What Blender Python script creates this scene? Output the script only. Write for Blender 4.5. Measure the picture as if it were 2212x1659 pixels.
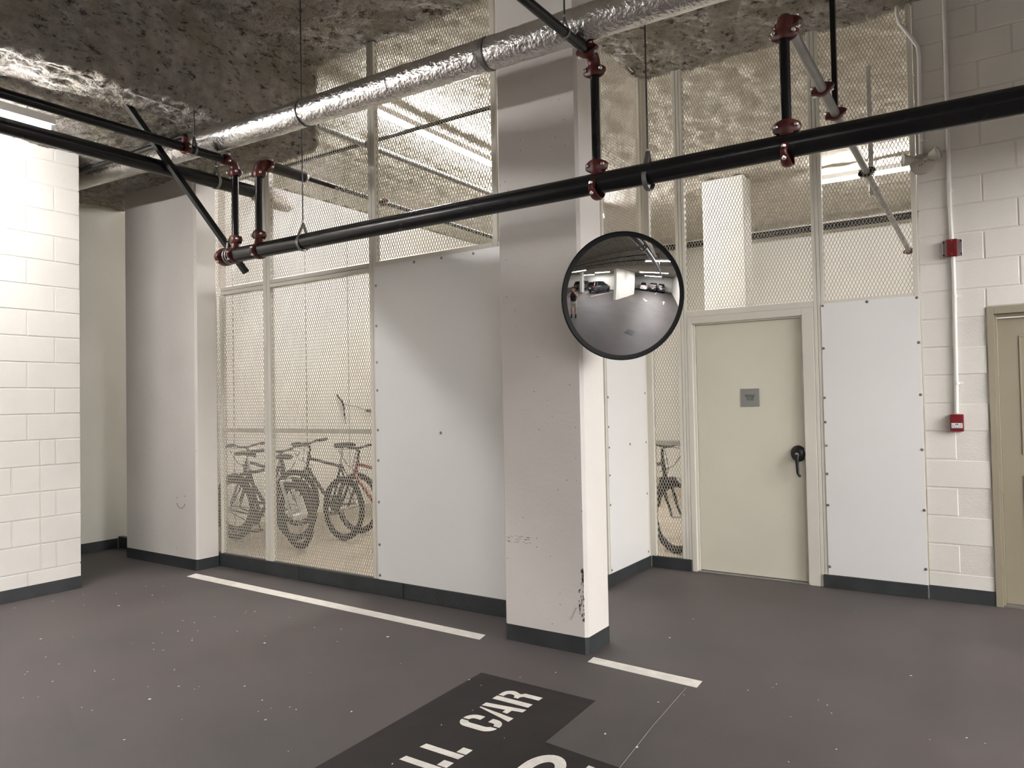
import bpy, math, random
import numpy as np
from mathutils import Vector, Matrix

for o in list(bpy.data.objects):
    bpy.data.objects.remove(o, do_unlink=True)
scene = bpy.context.scene
COL = scene.collection
random.seed(7)
rng = np.random.default_rng(5)
R = math.radians

# ------------------------------------------------------------------ camera
CAM_H = 1.473
cam_d = bpy.data.cameras.new('camera')
cam_d.sensor_width = 36.0
cam_d.lens = 1581.49 / 2212 * 36.0
cam_d.clip_start = 0.02
cam_d.clip_end = 200
cam = bpy.data.objects.new('camera', cam_d)
COL.objects.link(cam)
_yaw, _pit, _rol = R(33.96), R(1.357), R(-1.086)
fw = Vector((-math.sin(_yaw) * math.cos(_pit), math.cos(_yaw) * math.cos(_pit), math.sin(_pit)))
_r = Vector((math.cos(_yaw), math.sin(_yaw), 0))
_u = _r.cross(fw)
_r2 = math.cos(_rol) * _r + math.sin(_rol) * _u
_u2 = -math.sin(_rol) * _r + math.cos(_rol) * _u
cam.matrix_world = Matrix(((_r2.x, _u2.x, -fw.x, 0), (_r2.y, _u2.y, -fw.y, 0), (_r2.z, _u2.z, -fw.z, CAM_H), (0, 0, 0, 1)))
scene.camera = cam

# ------------------------------------------------------------------ world, exposure
world = bpy.data.worlds.new('world')
scene.world = world
world.use_nodes = True
world.node_tree.nodes['Background'].inputs[0].default_value = (0.02, 0.02, 0.02, 1)
world.node_tree.nodes['Background'].inputs[1].default_value = 0.3
scene.view_settings.view_transform = 'Standard'
scene.view_settings.look = 'None'
scene.view_settings.gamma = 1.0
scene.view_settings.use_curve_mapping = False
scene.view_settings.exposure = 1.06
TUBE_COL = (1.0, 0.98, 0.985)
# strength of the fluorescent tubes (their meshes are built with the fixtures further down)
PWR = dict(near_wall=136.0, right_bay=255.0, bay_fill=600.0, park_near=150.0, behind=75.0, parking=430.0, bikes_near=190.0, bikes_far=70.0)  # the far bay and behind entries feed added fill lamps

# ------------------------------------------------------------------ materials
MATS = {}
def nd(t, ty, **kw):
    n = t.nodes.new(ty)
    for k, v in kw.items():
        setattr(n, k, v)
    return n
def pbr(name, col, rough=0.5, metal=0.0, var=0.0, vscale=3.0, bump=0.0, bscale=60.0, spec=0.5, bdetail=4.0,
        pits=0.0, pit_scale=40.0, pit_size=0.06, pit_col=(0.05, 0.045, 0.04), rvar=0.0, tint=None, tint_scale=0.6,
        coat=0.0, bdist=0.01, scuff=0.0, scuff_shade_scale=6.0, scuff_shade_lo=0.69, scuff_shade_hi=0.76, scuff_shade_z=9.0, scuff_shade_col=(0.12, 0.11, 0.1)):
    if name in MATS:
        return MATS[name]
    m = bpy.data.materials.new(name); m.use_nodes = True
    t = m.node_tree; L = t.links
    b = t.nodes['Principled BSDF']
    b.inputs['Base Color'].default_value = (*col, 1)
    b.inputs['Roughness'].default_value = rough
    b.inputs['Metallic'].default_value = metal
    b.inputs['Specular IOR Level'].default_value = spec
    if coat:
        b.inputs['Coat Weight'].default_value = coat
        b.inputs['Coat Roughness'].default_value = 0.05
    geo = nd(t, 'ShaderNodeNewGeometry')
    pos = geo.outputs['Position']
    csock = None
    if var:
        n = nd(t, 'ShaderNodeTexNoise'); n.inputs['Scale'].default_value = vscale; n.inputs['Detail'].default_value = 6
        L.new(pos, n.inputs['Vector'])
        r = nd(t, 'ShaderNodeValToRGB')
        r.color_ramp.elements[0].position = 0.3; r.color_ramp.elements[1].position = 0.7
        r.color_ramp.elements[0].color = (*[c * (1 - var) for c in col], 1)
        r.color_ramp.elements[1].color = (*[min(1, c * (1 + var)) for c in col], 1)
        L.new(n.outputs['Fac'], r.inputs['Fac']); csock = r.outputs['Color']
        if rvar:
            mr = nd(t, 'ShaderNodeMapRange'); mr.inputs['To Min'].default_value = rough - rvar; mr.inputs['To Max'].default_value = rough + rvar
            L.new(n.outputs['Fac'], mr.inputs['Value']); L.new(mr.outputs['Result'], b.inputs['Roughness'])
    def mix(fac, c2, cprev):
        mx = nd(t, 'ShaderNodeMix', data_type='RGBA')
        L.new(fac, mx.inputs['Factor'])
        if cprev is None: mx.inputs['A'].default_value = (*col, 1)
        else: L.new(cprev, mx.inputs['A'])
        mx.inputs['B'].default_value = (*c2, 1)
        return mx.outputs['Result']
    if tint:
        n = nd(t, 'ShaderNodeTexNoise'); n.inputs['Scale'].default_value = tint_scale; n.inputs['Detail'].default_value = 5
        L.new(pos, n.inputs['Vector'])
        r = nd(t, 'ShaderNodeMapRange'); r.inputs['From Min'].default_value = 0.45; r.inputs['From Max'].default_value = 0.75
        L.new(n.outputs['Fac'], r.inputs['Value'])
        csock = mix(r.outputs['Result'], tint, csock)
    pitfac = None
    if pits:
        v = nd(t, 'ShaderNodeTexVoronoi'); v.inputs['Scale'].default_value = pit_scale
        L.new(pos, v.inputs['Vector'])
        c = nd(t, 'ShaderNodeMath', operation='LESS_THAN'); c.inputs[1].default_value = pit_size
        L.new(v.outputs['Distance'], c.inputs[0])
        w = nd(t, 'ShaderNodeSeparateColor'); L.new(v.outputs['Color'], w.inputs['Color'])
        g = nd(t, 'ShaderNodeMath', operation='LESS_THAN'); g.inputs[1].default_value = pits
        L.new(w.outputs['Red'], g.inputs[0])
        mm = nd(t, 'ShaderNodeMath', operation='MULTIPLY')
        L.new(c.outputs[0], mm.inputs[0]); L.new(g.outputs[0], mm.inputs[1]); pitfac = mm.outputs[0]
        csock = mix(pitfac, pit_col, csock)
    if scuff:  # scuff marks on concrete and door; painted crevice shade on the insulation
        mp = nd(t, 'ShaderNodeMapping'); mp.inputs['Scale'].default_value = (1.0, 1.0, scuff_shade_z)
        L.new(pos, mp.inputs['Vector'])
        n = nd(t, 'ShaderNodeTexNoise'); n.inputs['Scale'].default_value = scuff_shade_scale; n.inputs['Detail'].default_value = 8; n.inputs['Roughness'].default_value = 0.7
        L.new(mp.outputs['Vector'], n.inputs['Vector'])
        r = nd(t, 'ShaderNodeMapRange'); r.inputs['From Min'].default_value = scuff_shade_lo; r.inputs['From Max'].default_value = scuff_shade_hi
        r.inputs['To Max'].default_value = scuff
        L.new(n.outputs['Fac'], r.inputs['Value'])
        csock = mix(r.outputs['Result'], scuff_shade_col, csock)
    if csock is not None:
        L.new(csock, b.inputs['Base Color'])
    if bump:
        n = nd(t, 'ShaderNodeTexNoise'); n.inputs['Scale'].default_value = bscale; n.inputs['Detail'].default_value = bdetail
        L.new(pos, n.inputs['Vector'])
        bp = nd(t, 'ShaderNodeBump'); bp.inputs['Strength'].default_value = bump; bp.inputs['Distance'].default_value = bdist
        L.new(n.outputs['Fac'], bp.inputs['Height']); L.new(bp.outputs['Normal'], b.inputs['Normal'])
    MATS[name] = m
    return m
def emit(name, col, strength):
    m = bpy.data.materials.new(name); m.use_nodes = True
    t = m.node_tree
    b = t.nodes['Principled BSDF']
    b.inputs['Base Color'].default_value = (0.9, 0.9, 0.9, 1)
    b.inputs['Emission Color'].default_value = (*col, 1)
    b.inputs['Emission Strength'].default_value = strength
    return m

M_BLOCK = pbr('painted_block', (0.74, 0.71, 0.65), 0.55, var=0.03, vscale=4, bump=0.35, bscale=170, pits=0.16, pit_scale=55, pit_size=0.07, bdist=0.004)
M_JOINT = pbr('painted_mortar', (0.70, 0.67, 0.61), 0.65, var=0.04, vscale=8, bump=0.3, bscale=120)
M_PLASTER = pbr('painted_plaster_wall', (0.72, 0.70, 0.62), 0.6, var=0.04, vscale=1.5, bump=0.12, bscale=25)
M_CONC = pbr('painted_concrete', (0.72, 0.68, 0.63), 0.55, var=0.035, vscale=2.2, bump=0.12, bscale=45, pits=0.15, pit_scale=32, pit_size=0.10, pit_col=(0.10, 0.09, 0.08), scuff=0.35, scuff_shade_scale=3.0)
M_WHITE = pbr('white_wall_paint', (0.80, 0.78, 0.72), 0.6, var=0.03, vscale=1.0)
M_BASE = pbr('charcoal_base_paint', (0.028, 0.031, 0.033), 0.5, var=0.25, vscale=6, bump=0.25, bscale=40)
M_FLOOR = pbr('grey_floor_coating', (0.097, 0.083, 0.080), 0.62, var=0.10, vscale=1.3, bump=0.25, bscale=260, tint=(0.074, 0.067, 0.063), tint_scale=0.9, pits=0.02, pit_scale=30, pit_size=0.035, pit_col=(0.3, 0.27, 0.24), rvar=0.06, bdist=0.003)
M_BIKEFLOOR = pbr('bare_concrete_floor', (0.42, 0.36, 0.28), 0.7, var=0.15, vscale=2.5, bump=0.1, bscale=80)
M_PATCH = pbr('dark_paint_patch', (0.022, 0.0175, 0.0165), 0.7, spec=0.35, var=0.18, vscale=5, bump=0.25, bscale=260, pits=0.05, pit_scale=60, pit_size=0.06, pit_col=(0.2, 0.18, 0.16), bdist=0.003)
M_LINE = pbr('white_road_paint', (0.86, 0.82, 0.75), 0.65, var=0.10, vscale=14, bump=0.2, bscale=260, pits=0.5, pit_scale=160, pit_size=0.22, pit_col=(0.42, 0.39, 0.35), bdist=0.003)
M_SPRAY = pbr('sprayed_fibre_insulation', (0.44, 0.41, 0.365), 0.95, scuff=0.92, scuff_shade_scale=13.0, scuff_shade_lo=0.54, scuff_shade_hi=0.655, scuff_shade_z=2.1, scuff_shade_col=(0.05, 0.042, 0.035), var=0.25, vscale=14, bump=1.0, bscale=55, bdetail=8, bdist=0.035, spec=0.1, tint=(0.30, 0.27, 0.20), tint_scale=3.0)  # scuff arguments here paint dark crevice shade into the insulation colour
M_SPRAY_L = pbr('sprayed_insulation_bicycle_room', (0.60, 0.56, 0.48), 0.95, var=0.15, vscale=9, bump=0.9, bscale=30, bdetail=8, bdist=0.03, spec=0.1)
M_FRAME = pbr('cream_steel_frame', (0.66, 0.63, 0.55), 0.42, var=0.03, vscale=3)
M_MESH = pbr('cream_expanded_metal', (0.40, 0.37, 0.31), 0.5)
M_PANEL = pbr('white_laminate', (0.78, 0.77, 0.745), 0.26, var=0.015, vscale=1.2, bump=0.02, bscale=1.6, bdist=0.05, spec=0.5)
M_DOOR = pbr('cream_door_paint', (0.66, 0.63, 0.52), 0.42, var=0.03, vscale=2, scuff=0.45, scuff_shade_scale=4.0)
M_TAUPE = pbr('taupe_door_paint', (0.30, 0.265, 0.19), 0.4, var=0.04, vscale=2)
M_BLACKPIPE = pbr('black_steel_pipe', (0.0075, 0.0075, 0.008), 0.27, metal=0.0, var=0.3, vscale=5, spec=0.38, rvar=0.015)
M_ROD = pbr('dark_threaded_rod', (0.10, 0.098, 0.095), 0.45, metal=0.6)
M_GREYPIPE = pbr('grey_steel_pipe', (0.23, 0.225, 0.215), 0.42, metal=0.7, var=0.15, vscale=8)
M_GALV = pbr('galvanised_steel', (0.42, 0.41, 0.40), 0.4, metal=0.85, var=0.15, vscale=12)
M_BOLT = pbr('dull_screw_steel', (0.30, 0.29, 0.27), 0.35, metal=0.9)
M_CHROME = pbr('bolt_zinc', (0.75, 0.74, 0.72), 0.28, metal=1.0)
M_RED = pbr('red_oxide_coupling', (0.085, 0.013, 0.010), 0.38, var=0.25, vscale=25)
M_ALARM = pbr('alarm_red', (0.17, 0.006, 0.009), 0.35)
M_FOIL = pbr('foil_jacket', (0.74, 0.72, 0.70), 0.27, metal=1.0, var=0.08, vscale=10, bump=0.75, bscale=46, bdetail=3, bdist=0.012)
M_BAND = pbr('dark_steel_band', (0.22, 0.22, 0.21), 0.4, metal=0.7)
M_COND = pbr('white_conduit_paint', (0.78, 0.76, 0.72), 0.4)
M_BLACK = pbr('black_plastic', (0.007, 0.0065, 0.0065), 0.4, spec=0.35)
M_RUBBER = pbr('tyre_rubber', (0.008, 0.0075, 0.0075), 0.8, spec=0.3)
M_GREYSIGN = pbr('grey_sign_plastic', (0.24, 0.24, 0.225), 0.5)
M_MIRROR = pbr('mirror_surface', (0.66, 0.66, 0.66), 0.015, metal=1.0)
M_LABEL = pbr('white_label', (0.75, 0.75, 0.74), 0.5)
M_DARKTXT = pbr('black_print', (0.02, 0.018, 0.016), 0.6)
M_SILVER = pbr('bike_silver', (0.62, 0.62, 0.62), 0.3, metal=0.9)
M_GLASS = pbr('car_window_glass', (0.012, 0.013, 0.015), 0.05, spec=0.6)

# ------------------------------------------------------------------ mesh helpers
WL = {}
class MB:
    def __init__(s): s.v = []; s.f = []; s.n = 0
    def add(s, V, F):
        V = np.asarray(V, float).reshape(-1, 3)
        s.v.append(V); s.f += [tuple(int(i) + s.n for i in f) for f in F]; s.n += len(V)
        return s
    def box(s, x0, x1, y0, y1, z0, z1, c=0.0):
        if x0 > x1: x0, x1 = x1, x0
        if y0 > y1: y0, y1 = y1, y0
        if z0 > z1: z0, z1 = z1, z0
        if c <= 0:
            V = [(x0, y0, z0), (x1, y0, z0), (x1, y1, z0), (x0, y1, z0), (x0, y0, z1), (x1, y0, z1), (x1, y1, z1), (x0, y1, z1)]
            F = [(0, 3, 2, 1), (4, 5, 6, 7), (0, 1, 5, 4), (1, 2, 6, 5), (2, 3, 7, 6), (3, 0, 4, 7)]
            return s.add(V, F)
        c = min(c, .45 * (x1 - x0), .45 * (y1 - y0), .45 * (z1 - z0))
        lo = (x0, y0, z0); hi = (x1, y1, z1)
        V = []; idx = {}
        for sx in (0, 1):
            for sy in (0, 1):
                for sz in (0, 1):
                    for a in range(3):
                        p = []
                        for k, sg in enumerate((sx, sy, sz)):
                            e = hi[k] if sg else lo[k]
                            if k != a: e += -c if sg else c
                            p.append(e)
                        idx[(sx, sy, sz, a)] = len(V); V.append(p)
        F = []
        for a in range(3):
            o1, o2 = [k for k in range(3) if k != a]
            for sg in (0, 1):
                q = []
                for i, j in ((0, 0), (1, 0), (1, 1), (0, 1)):
                    k = [0, 0, 0]; k[a] = sg; k[o1] = i; k[o2] = j
                    q.append(idx[(*k, a)])
                F.append(tuple(q))
        for a in range(3):          # edges along axis a
            o1, o2 = [k for k in range(3) if k != a]
            for i in (0, 1):
                for j in (0, 1):
                    k0 = [0, 0, 0]; k0[o1] = i; k0[o2] = j; k1 = list(k0); k1[a] = 1
                    F.append((idx[(*k0, o1)], idx[(*k0, o2)], idx[(*k1, o2)], idx[(*k1, o1)]))
        for sx in (0, 1):
            for sy in (0, 1):
                for sz in (0, 1):
                    F.append(tuple(idx[(sx, sy, sz, a)] for a in range(3)))
        return s.add(V, F)
    def tube(s, path, r, seg=14, caps=True, closed=False):
        P = [Vector(p) for p in path]; n = len(P)
        rs = r if hasattr(r, '__len__') else [r] * n
        T = []
        for i in range(n):
            if closed: d = P[(i + 1) % n] - P[i - 1]
            else: d = P[min(i + 1, n - 1)] - P[max(i - 1, 0)]
            T.append(d.normalized())
        up = Vector((0, 0, 1)) if abs(T[0].z) < .9 else Vector((1, 0, 0))
        N = (up - T[0] * up.dot(T[0])).normalized()
        V = []; F = []
        for i in range(n):
            N = (N - T[i] * N.dot(T[i]))
            if N.length < 1e-6: N = T[i].orthogonal()
            N.normalize(); B = T[i].cross(N)
            for k in range(seg):
                a = 2 * math.pi * k / seg
                V.append(P[i] + rs[i] * (math.cos(a) * N + math.sin(a) * B))
        m = n if closed else n - 1
        for i in range(m):
            j = (i + 1) % n
            for k in range(seg):
                l = (k + 1) % seg
                F.append((i * seg + k, i * seg + l, j * seg + l, j * seg + k))
        if caps and not closed:
            F.append(tuple(range(seg))[::-1]); F.append(tuple((n - 1) * seg + k for k in range(seg)))
        return s.add([tuple(v) for v in V], F)
    def cyl(s, p0, p1, r, seg=20): return s.tube([p0, p1], r, seg)
    def lathe(s, prof, origin, axis, seg=24):
        """prof: list of (radius, along)"""
        ax = Vector(axis).normalized(); o = Vector(origin)
        N = ax.orthogonal().normalized(); B = ax.cross(N)
        V = []; F = []
        for rr, h in prof:
            for k in range(seg):
                a = 2 * math.pi * k / seg
                V.append(tuple(o + ax * h + rr * (math.cos(a) * N + math.sin(a) * B)))
        n = len(prof)
        for i in range(n - 1):
            for k in range(seg):
                l = (k + 1) % seg
                F.append((i * seg + k, i * seg + l, (i + 1) * seg + l, (i + 1) * seg + k))
        if prof[0][0] > 1e-6: F.append(tuple(range(seg))[::-1])
        if prof[-1][0] > 1e-6: F.append(tuple((n - 1) * seg + k for k in range(seg)))
        return s.add(V, F)
    def prism(s, poly, depth, frame):
        """poly: 2d outline, frame(u,v,w)->xyz ; extruded w 0..depth"""
        n = len(poly)
        V = [frame(a, b, 0) for a, b in poly] + [frame(a, b, depth) for a, b in poly]
        F = [tuple(range(n))[::-1], tuple(range(n, 2 * n))] + [(i, (i + 1) % n, n + (i + 1) % n, n + i) for i in range(n)]
        return s.add(V, F)
    def ball(s, c, r, seg=12, rings=8, sc=(1, 1, 1)):
        V = []; F = []
        for i in range(rings + 1):
            th = math.pi * i / rings
            for k in range(seg):
                a = 2 * math.pi * k / seg
                V.append((c[0] + sc[0] * r * math.sin(th) * math.cos(a), c[1] + sc[1] * r * math.sin(th) * math.sin(a), c[2] + sc[2] * r * math.cos(th)))
        for i in range(rings):
            for k in range(seg):
                l = (k + 1) % seg
                F.append((i * seg + k, (i + 1) * seg + k, (i + 1) * seg + l, i * seg + l))
        return s.add(V, F)
    def build(s, name, mat, parent=None, smooth=False, off=None):
        V = np.concatenate(s.v) if s.v else np.zeros((0, 3))
        w = WL.get(parent.name, Vector((0, 0, 0))) if parent is not None else Vector((0, 0, 0))
        if off is not None: w = Vector(off)
        V = V - np.array(w)
        me = bpy.data.meshes.new(name)
        me.from_pydata(V.tolist(), [], s.f)
        fix(me)
        if smooth: shade(me)
        o = bpy.data.objects.new(name, me); COL.objects.link(o)
        if mat: me.materials.append(mat)
        if parent is not None:
            o.parent = parent; WL[o.name] = w
        else:
            o.location = w; WL[o.name] = w
        return o
import bmesh
def fix(me):
    bm = bmesh.new(); bm.from_mesh(me)
    bmesh.ops.recalc_face_normals(bm, faces=bm.faces)
    bm.to_mesh(me); bm.free()
def shade(me, ang=40):
    me.polygons.foreach_set('use_smooth', [True] * len(me.polygons))
    try: me.set_sharp_from_angle(angle=R(ang))
    except Exception: pass
def empty(name, loc=(0, 0, 0), rz=0.0):
    o = bpy.data.objects.new(name, None); COL.objects.link(o)
    o.location = loc; o.rotation_euler = (0, 0, rz); o.empty_display_size = 0.1
    WL[o.name] = Vector(loc)
    return o
def tag(o, label=None, cat=None, group=None, kind=None):
    if label: o['label'] = label
    if cat: o['category'] = cat
    if group: o['group'] = group
    if kind: o['kind'] = kind
    return o
def struct(o, label=None):
    o['kind'] = 'structure'
    if label: o['label'] = label
    return o
def center_of(mb):
    V = np.concatenate(mb.v); lo = V.min(0); hi = V.max(0)
    return ((lo[0] + hi[0]) / 2, (lo[1] + hi[1]) / 2, lo[2])
def single(mb, name, mat, label, cat, group=None, smooth=False):
    o = mb.build(name, mat, None, smooth, off=center_of(mb))
    return tag(o, label, cat, group)
def share(src, name, parent, loc):
    o = bpy.data.objects.new(name, src); COL.objects.link(o); o.parent = parent
    o.location = Vector(loc) - WL.get(parent.name, Vector((0, 0, 0)))
    return o

# perlin noise in numpy
_perm = np.random.default_rng(11).permutation(256); _perm = np.concatenate([_perm, _perm, _perm])
_g = np.random.default_rng(3).normal(size=(256, 3)); _g /= np.linalg.norm(_g, axis=1)[:, None]
def perlin(P):
    P = np.asarray(P, float); I = np.floor(P).astype(int); Fd = P - I; I &= 255
    U = Fd * Fd * Fd * (Fd * (Fd * 6 - 15) + 10)
    out = 0
    for dx in (0, 1):
        for dy in (0, 1):
            for dz in (0, 1):
                h = _perm[_perm[_perm[(I[:, 0] + dx) & 255] + ((I[:, 1] + dy) & 255)] + ((I[:, 2] + dz) & 255)]
                d = (_g[h] * (Fd - np.array([dx, dy, dz]))).sum(1)
                w = (U[:, 0] if dx else 1 - U[:, 0]) * (U[:, 1] if dy else 1 - U[:, 1]) * (U[:, 2] if dz else 1 - U[:, 2])
                out = out + w * d
    return out
def fbm(P, octs=4, ridge=False):
    a = 1; s = 0; tot = 0
    for i in range(octs):
        n = perlin(np.asarray(P) * 2 ** i + 17.3 * i)
        if ridge: n = 0.5 - np.abs(n) * 2
        s = s + a * n; tot += a; a *= .55
    return s / tot
def gridmesh(name, V, nu, nv, mat, smooth=True):
    idx = np.arange(nu * nv).reshape(nu, nv)
    F = np.stack([idx[:-1, :-1], idx[1:, :-1], idx[1:, 1:], idx[:-1, 1:]], -1).reshape(-1, 4)
    me = bpy.data.meshes.new(name)
    me.from_pydata(V.tolist(), [], F.tolist())
    if smooth: me.polygons.foreach_set('use_smooth', [True] * len(me.polygons))
    me.materials.append(mat)
    o = bpy.data.objects.new(name, me); COL.objects.link(o)
    WL[o.name] = Vector((0, 0, 0))
    return o

# ------------------------------------------------------------------ room dimensions (metres)
D = 6.05          # face of the door wall
Mw = 4.156        # face of the mesh wall beside it
ZC = 4.33         # upper ceiling
ZS = 3.62         # soffit on the left
XS = -4.75        # edge of the soffit
XL = -6.385       # left block wall
XB = -7.86        # far left wall
YB = 12.9         # back of the bicycle room
XFAR = 22.0; YFAR = -17.0

# ------------------------------------------------------------------ floor
fl = MB().box(XB - .3, XFAR, YFAR, D + .03, -0.12, 0).build('floor', M_FLOOR)
struct(fl)
bf = MB()
bf.box(XB, -2.62, Mw + .03, D + .03, 0.0, 0.004).box(XB, 3.0, D + .031, YB, -0.1, 0.004)
struct(bf.build('floor_bicycle_room', M_BIKEFLOOR))

# ------------------------------------------------------------------ ceiling: one sprayed skin, soffit + step + upper slab
def ceil_skin():
    prof = []
    st = 0.019
    x = XB - .05
    while x < XS - .09: prof.append((x, ZS, 0, -1)); x += st
    for i in range(6):
        a = math.pi / 2 * i / 5
        prof.append((XS - .08 + .08 * math.sin(a), ZS + .08 - .08 * math.cos(a), math.sin(a), -math.cos(a)))
    z = ZS + .10
    while z < ZC - .05: prof.append((XS, z, 1, 0)); z += st
    for i in range(5):
        a = math.pi / 2 * i / 4
        prof.append((XS + .05 - .05 * math.cos(a), ZC - .05 + .05 * math.sin(a), math.cos(a), -math.sin(a)))
    x = XS + .07
    while x < 1.2: prof.append((x, ZC, 0, -1)); x += st
    while x < 4.6: prof.append((x, ZC, 0, -1)); x += .15
    prof = np.array(prof)
    ys = np.concatenate([np.arange(-3, .9, .15), np.arange(.9, D + .06, .019)])
    nu, nv = len(prof), len(ys)
    A = np.repeat(prof, nv, 0); Y = np.tile(ys, nu)
    P = np.stack([A[:, 0], Y, A[:, 1]], 1); N = np.stack([A[:, 2], 0 * Y, A[:, 3]], 1)
    low = np.clip((ZC - .3 - P[:, 2]) / .5, 0, 1)
    amp = .55 + .75 * low
    d = 0.035 * fbm(P * np.array([8, 5, 8]), 3) + amp * 0.042 * fbm(P * np.array([17, 10, 17]), 3, True) + 0.05 * fbm(P * 2.1, 2) + amp * .022 * fbm(P * np.array([34, 22, 34]), 2)
    P = P + N * d[:, None]
    o = gridmesh('ceiling', P, nu, nv, M_SPRAY)
    # drop the part that would hang inside the bicycle room beside the mesh wall
    bm = bmesh.new(); bm.from_mesh(o.data)
    dead = [f for f in bm.faces if (lambda c: (c.y > Mw + .03 and c.x < -2.66))(f.calc_center_median())]
    bmesh.ops.delete(bm, geom=dead, context='FACES'); bm.to_mesh(o.data); bm.free()
    return o
struct(ceil_skin())
slab = MB().box(XB - .3, XS - .12, -17, Mw + .02, ZS + .09, ZS + .3).box(XB - .3, 4.6, -3, D + .2, ZC + .09, ZC + .3)
slab.box(XS - .14, XS - .12, -17, Mw, ZS, ZC + .1)
slab.box(XS, 4.6, -17, -3.0, ZC - .02, ZC + .3)
slab.box(XB - .3, XS, -17, -3.0, ZS - .01, ZS + .3)
struct(slab.build('ceiling_slab', M_SPRAY))
struct(MB().box(4.6, XFAR, YFAR, D + .2, 3.15, ZC + .3).build('ceiling_parking', M_SPRAY))
def bike_ceiling():
    xs = np.arange(XB, 3.01, .05); ys = np.arange(Mw + .02, YB + .05, .05)
    nu, nv = len(xs), len(ys)
    P = np.stack([np.repeat(xs, nv), np.tile(ys, nu), np.full(nu * nv, ZC + .02)], 1)
    P[:, 2] -= 0.06 * fbm(P * 6, 3) + .03 * fbm(P * 14, 2, True)
    o = gridmesh('ceiling_bicycle_room', P, nu, nv, M_SPRAY_L)
    bm = bmesh.new(); bm.from_mesh(o.data)
    dead = [f for f in bm.faces if (lambda c: c.y < D + .05 and c.x > -2.63)(f.calc_center_median())]
    bmesh.ops.delete(bm, geom=dead, context='FACES'); bm.to_mesh(o.data); bm.free()
    return o
struct(bike_ceiling())
struct(MB().box(XB - .3, 3.2, Mw + .02, YB + .3, ZC + .1, ZC + .3).build('ceiling_slab_bicycle_room', M_SPRAY_L))

# ------------------------------------------------------------------ block walls
BLK = {}
def block_mesh(L, H, T, axis):
    key = (round(L, 4), round(H, 4), round(T, 4), axis)
    if key not in BLK:
        m = MB()
        if axis == 'y': m.box(-T, 0, 0, L, 0, H, .0035)      # wall facing +x, long side along y
        else: m.box(0, L, 0, T, 0, H, .0035)                  # wall facing -y, long side along x
        V = np.concatenate(m.v)
        me = bpy.data.meshes.new('block'); me.from_pydata(V.tolist(), [], m.f); fix(me); me.materials.append(M_BLOCK)
        BLK[key] = me
    return BLK[key]
J = 0.009
wl = struct(MB().box(XL - .2, XL - .0045, -17, 3.041, 0, ZS + .12).build('wall_left', M_JOINT))
ch = 0.206
def edges_left(k):
    if k in (1, 3, 5): c = [3.045, 2.855, 2.74]
    elif k in (2, 4): c = [3.045, 2.74, 2.535]
    elif k % 2: c = [3.045, 2.851]
    else: c = [3.045, 2.648]
    while c[-1] > 0.2: c.append(c[-1] - .4)
    return c
for k in range(18):
    c = edges_left(k)
    z0 = k * ch + J / 2; z1 = min((k + 1) * ch - J / 2, ZS + .05)
    if z1 - z0 < .03: continue
    for a, b in zip(c[1:], c[:-1]):
        pr = random.uniform(0, .0012)
        share(block_mesh(b - a - (J if b < 3.04 else J / 2), z1 - z0, .05, 'y'), 'block', wl, (XL + pr, a + J / 2, z0))
wr = struct(MB().box(-.485, 3.0, D + .0045, D + .2, 2.066, ZC + .1).box(-.485, -.0942, D + .0045, D + .2, 0, 2.066).box(.93, 3.0, D + .0045, D + .2, 0, 2.066).build('wall_right', M_JOINT))
def row_right(k):
    c = [-.4947]; first = .2 if k % 2 else .4
    c.append(c[0] + first)
    while c[-1] < 2.7: c.append(c[-1] + .4)
    return c
for k in range(22):
    z0 = k * .2 + J / 2; z1 = min((k + 1) * .2 - J / 2, ZC + .02)
    if z1 - z0 < .03: continue
    for a, b in zip(row_right(k)[:-1], row_right(k)[1:]):
        zz0 = z0
        if z0 < 2.066:
            if a >= -.1 and b < 1.0 and z1 < 2.07: continue
            if b > -.0942 and a < .93:
                if z1 > 2.1: zz0 = 2.066 + J / 2 if a > -.2 else z0
                else: continue
        pr = random.uniform(0, .0012)
        share(block_mesh(b - a - J, z1 - zz0, .05, 'x'), 'block', wr, (a + J / 2, D - pr, zz0))
# plain continuation of the right wall, only reached through the convex mirror
struct(MB().box(3.0, XFAR, D, D + .2, 0, ZC).build('wall_right_far', M_WHITE))
struct(MB().box(XFAR - .2, XFAR, YFAR, D, 0, 3.2).build('wall_end', M_WHITE))
struct(MB().box(XL - .2, XFAR, YFAR - .2, YFAR, 0, ZC).build('wall_rear', M_WHITE))
struct(MB().box(13.0, 13.25, YFAR, -2.6, 0, 3.2).build('wall_parking', M_WHITE))
pw = MB().box(5.7, 11.1, -1.55, -1.25, 0.0, 3.2).build('wall_partition', M_WHITE); struct(pw)
# far left plaster wall and closing pieces
struct(MB().box(XB - .2, XB, 1.0, YB, 0, ZC).build('wall_far_left', M_PLASTER))
struct(MB().box(XB, XL - .2, 1.0, 1.2, 0, ZS + .1).build('wall_recess', M_PLASTER))
wb = struct(MB().box(XB, 3.0, YB, YB + .2, 0, ZC + .1).build('wall_back', M_WHITE))
struct(MB().box(3.0, 3.2, D + .2, YB, 0, ZC + .1).build('wall_bicycle_room_right', M_WHITE))
# thin vertical seams on the wall behind the bicycles
wfl = bpy.data.objects['wall_far_left']
for y in (5.55, 6.68, 7.45):
    MB().box(XB - .001, XB + .006, y - .006, y + .006, .0, 3.9).build('seam', M_GALV, wfl)

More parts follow.
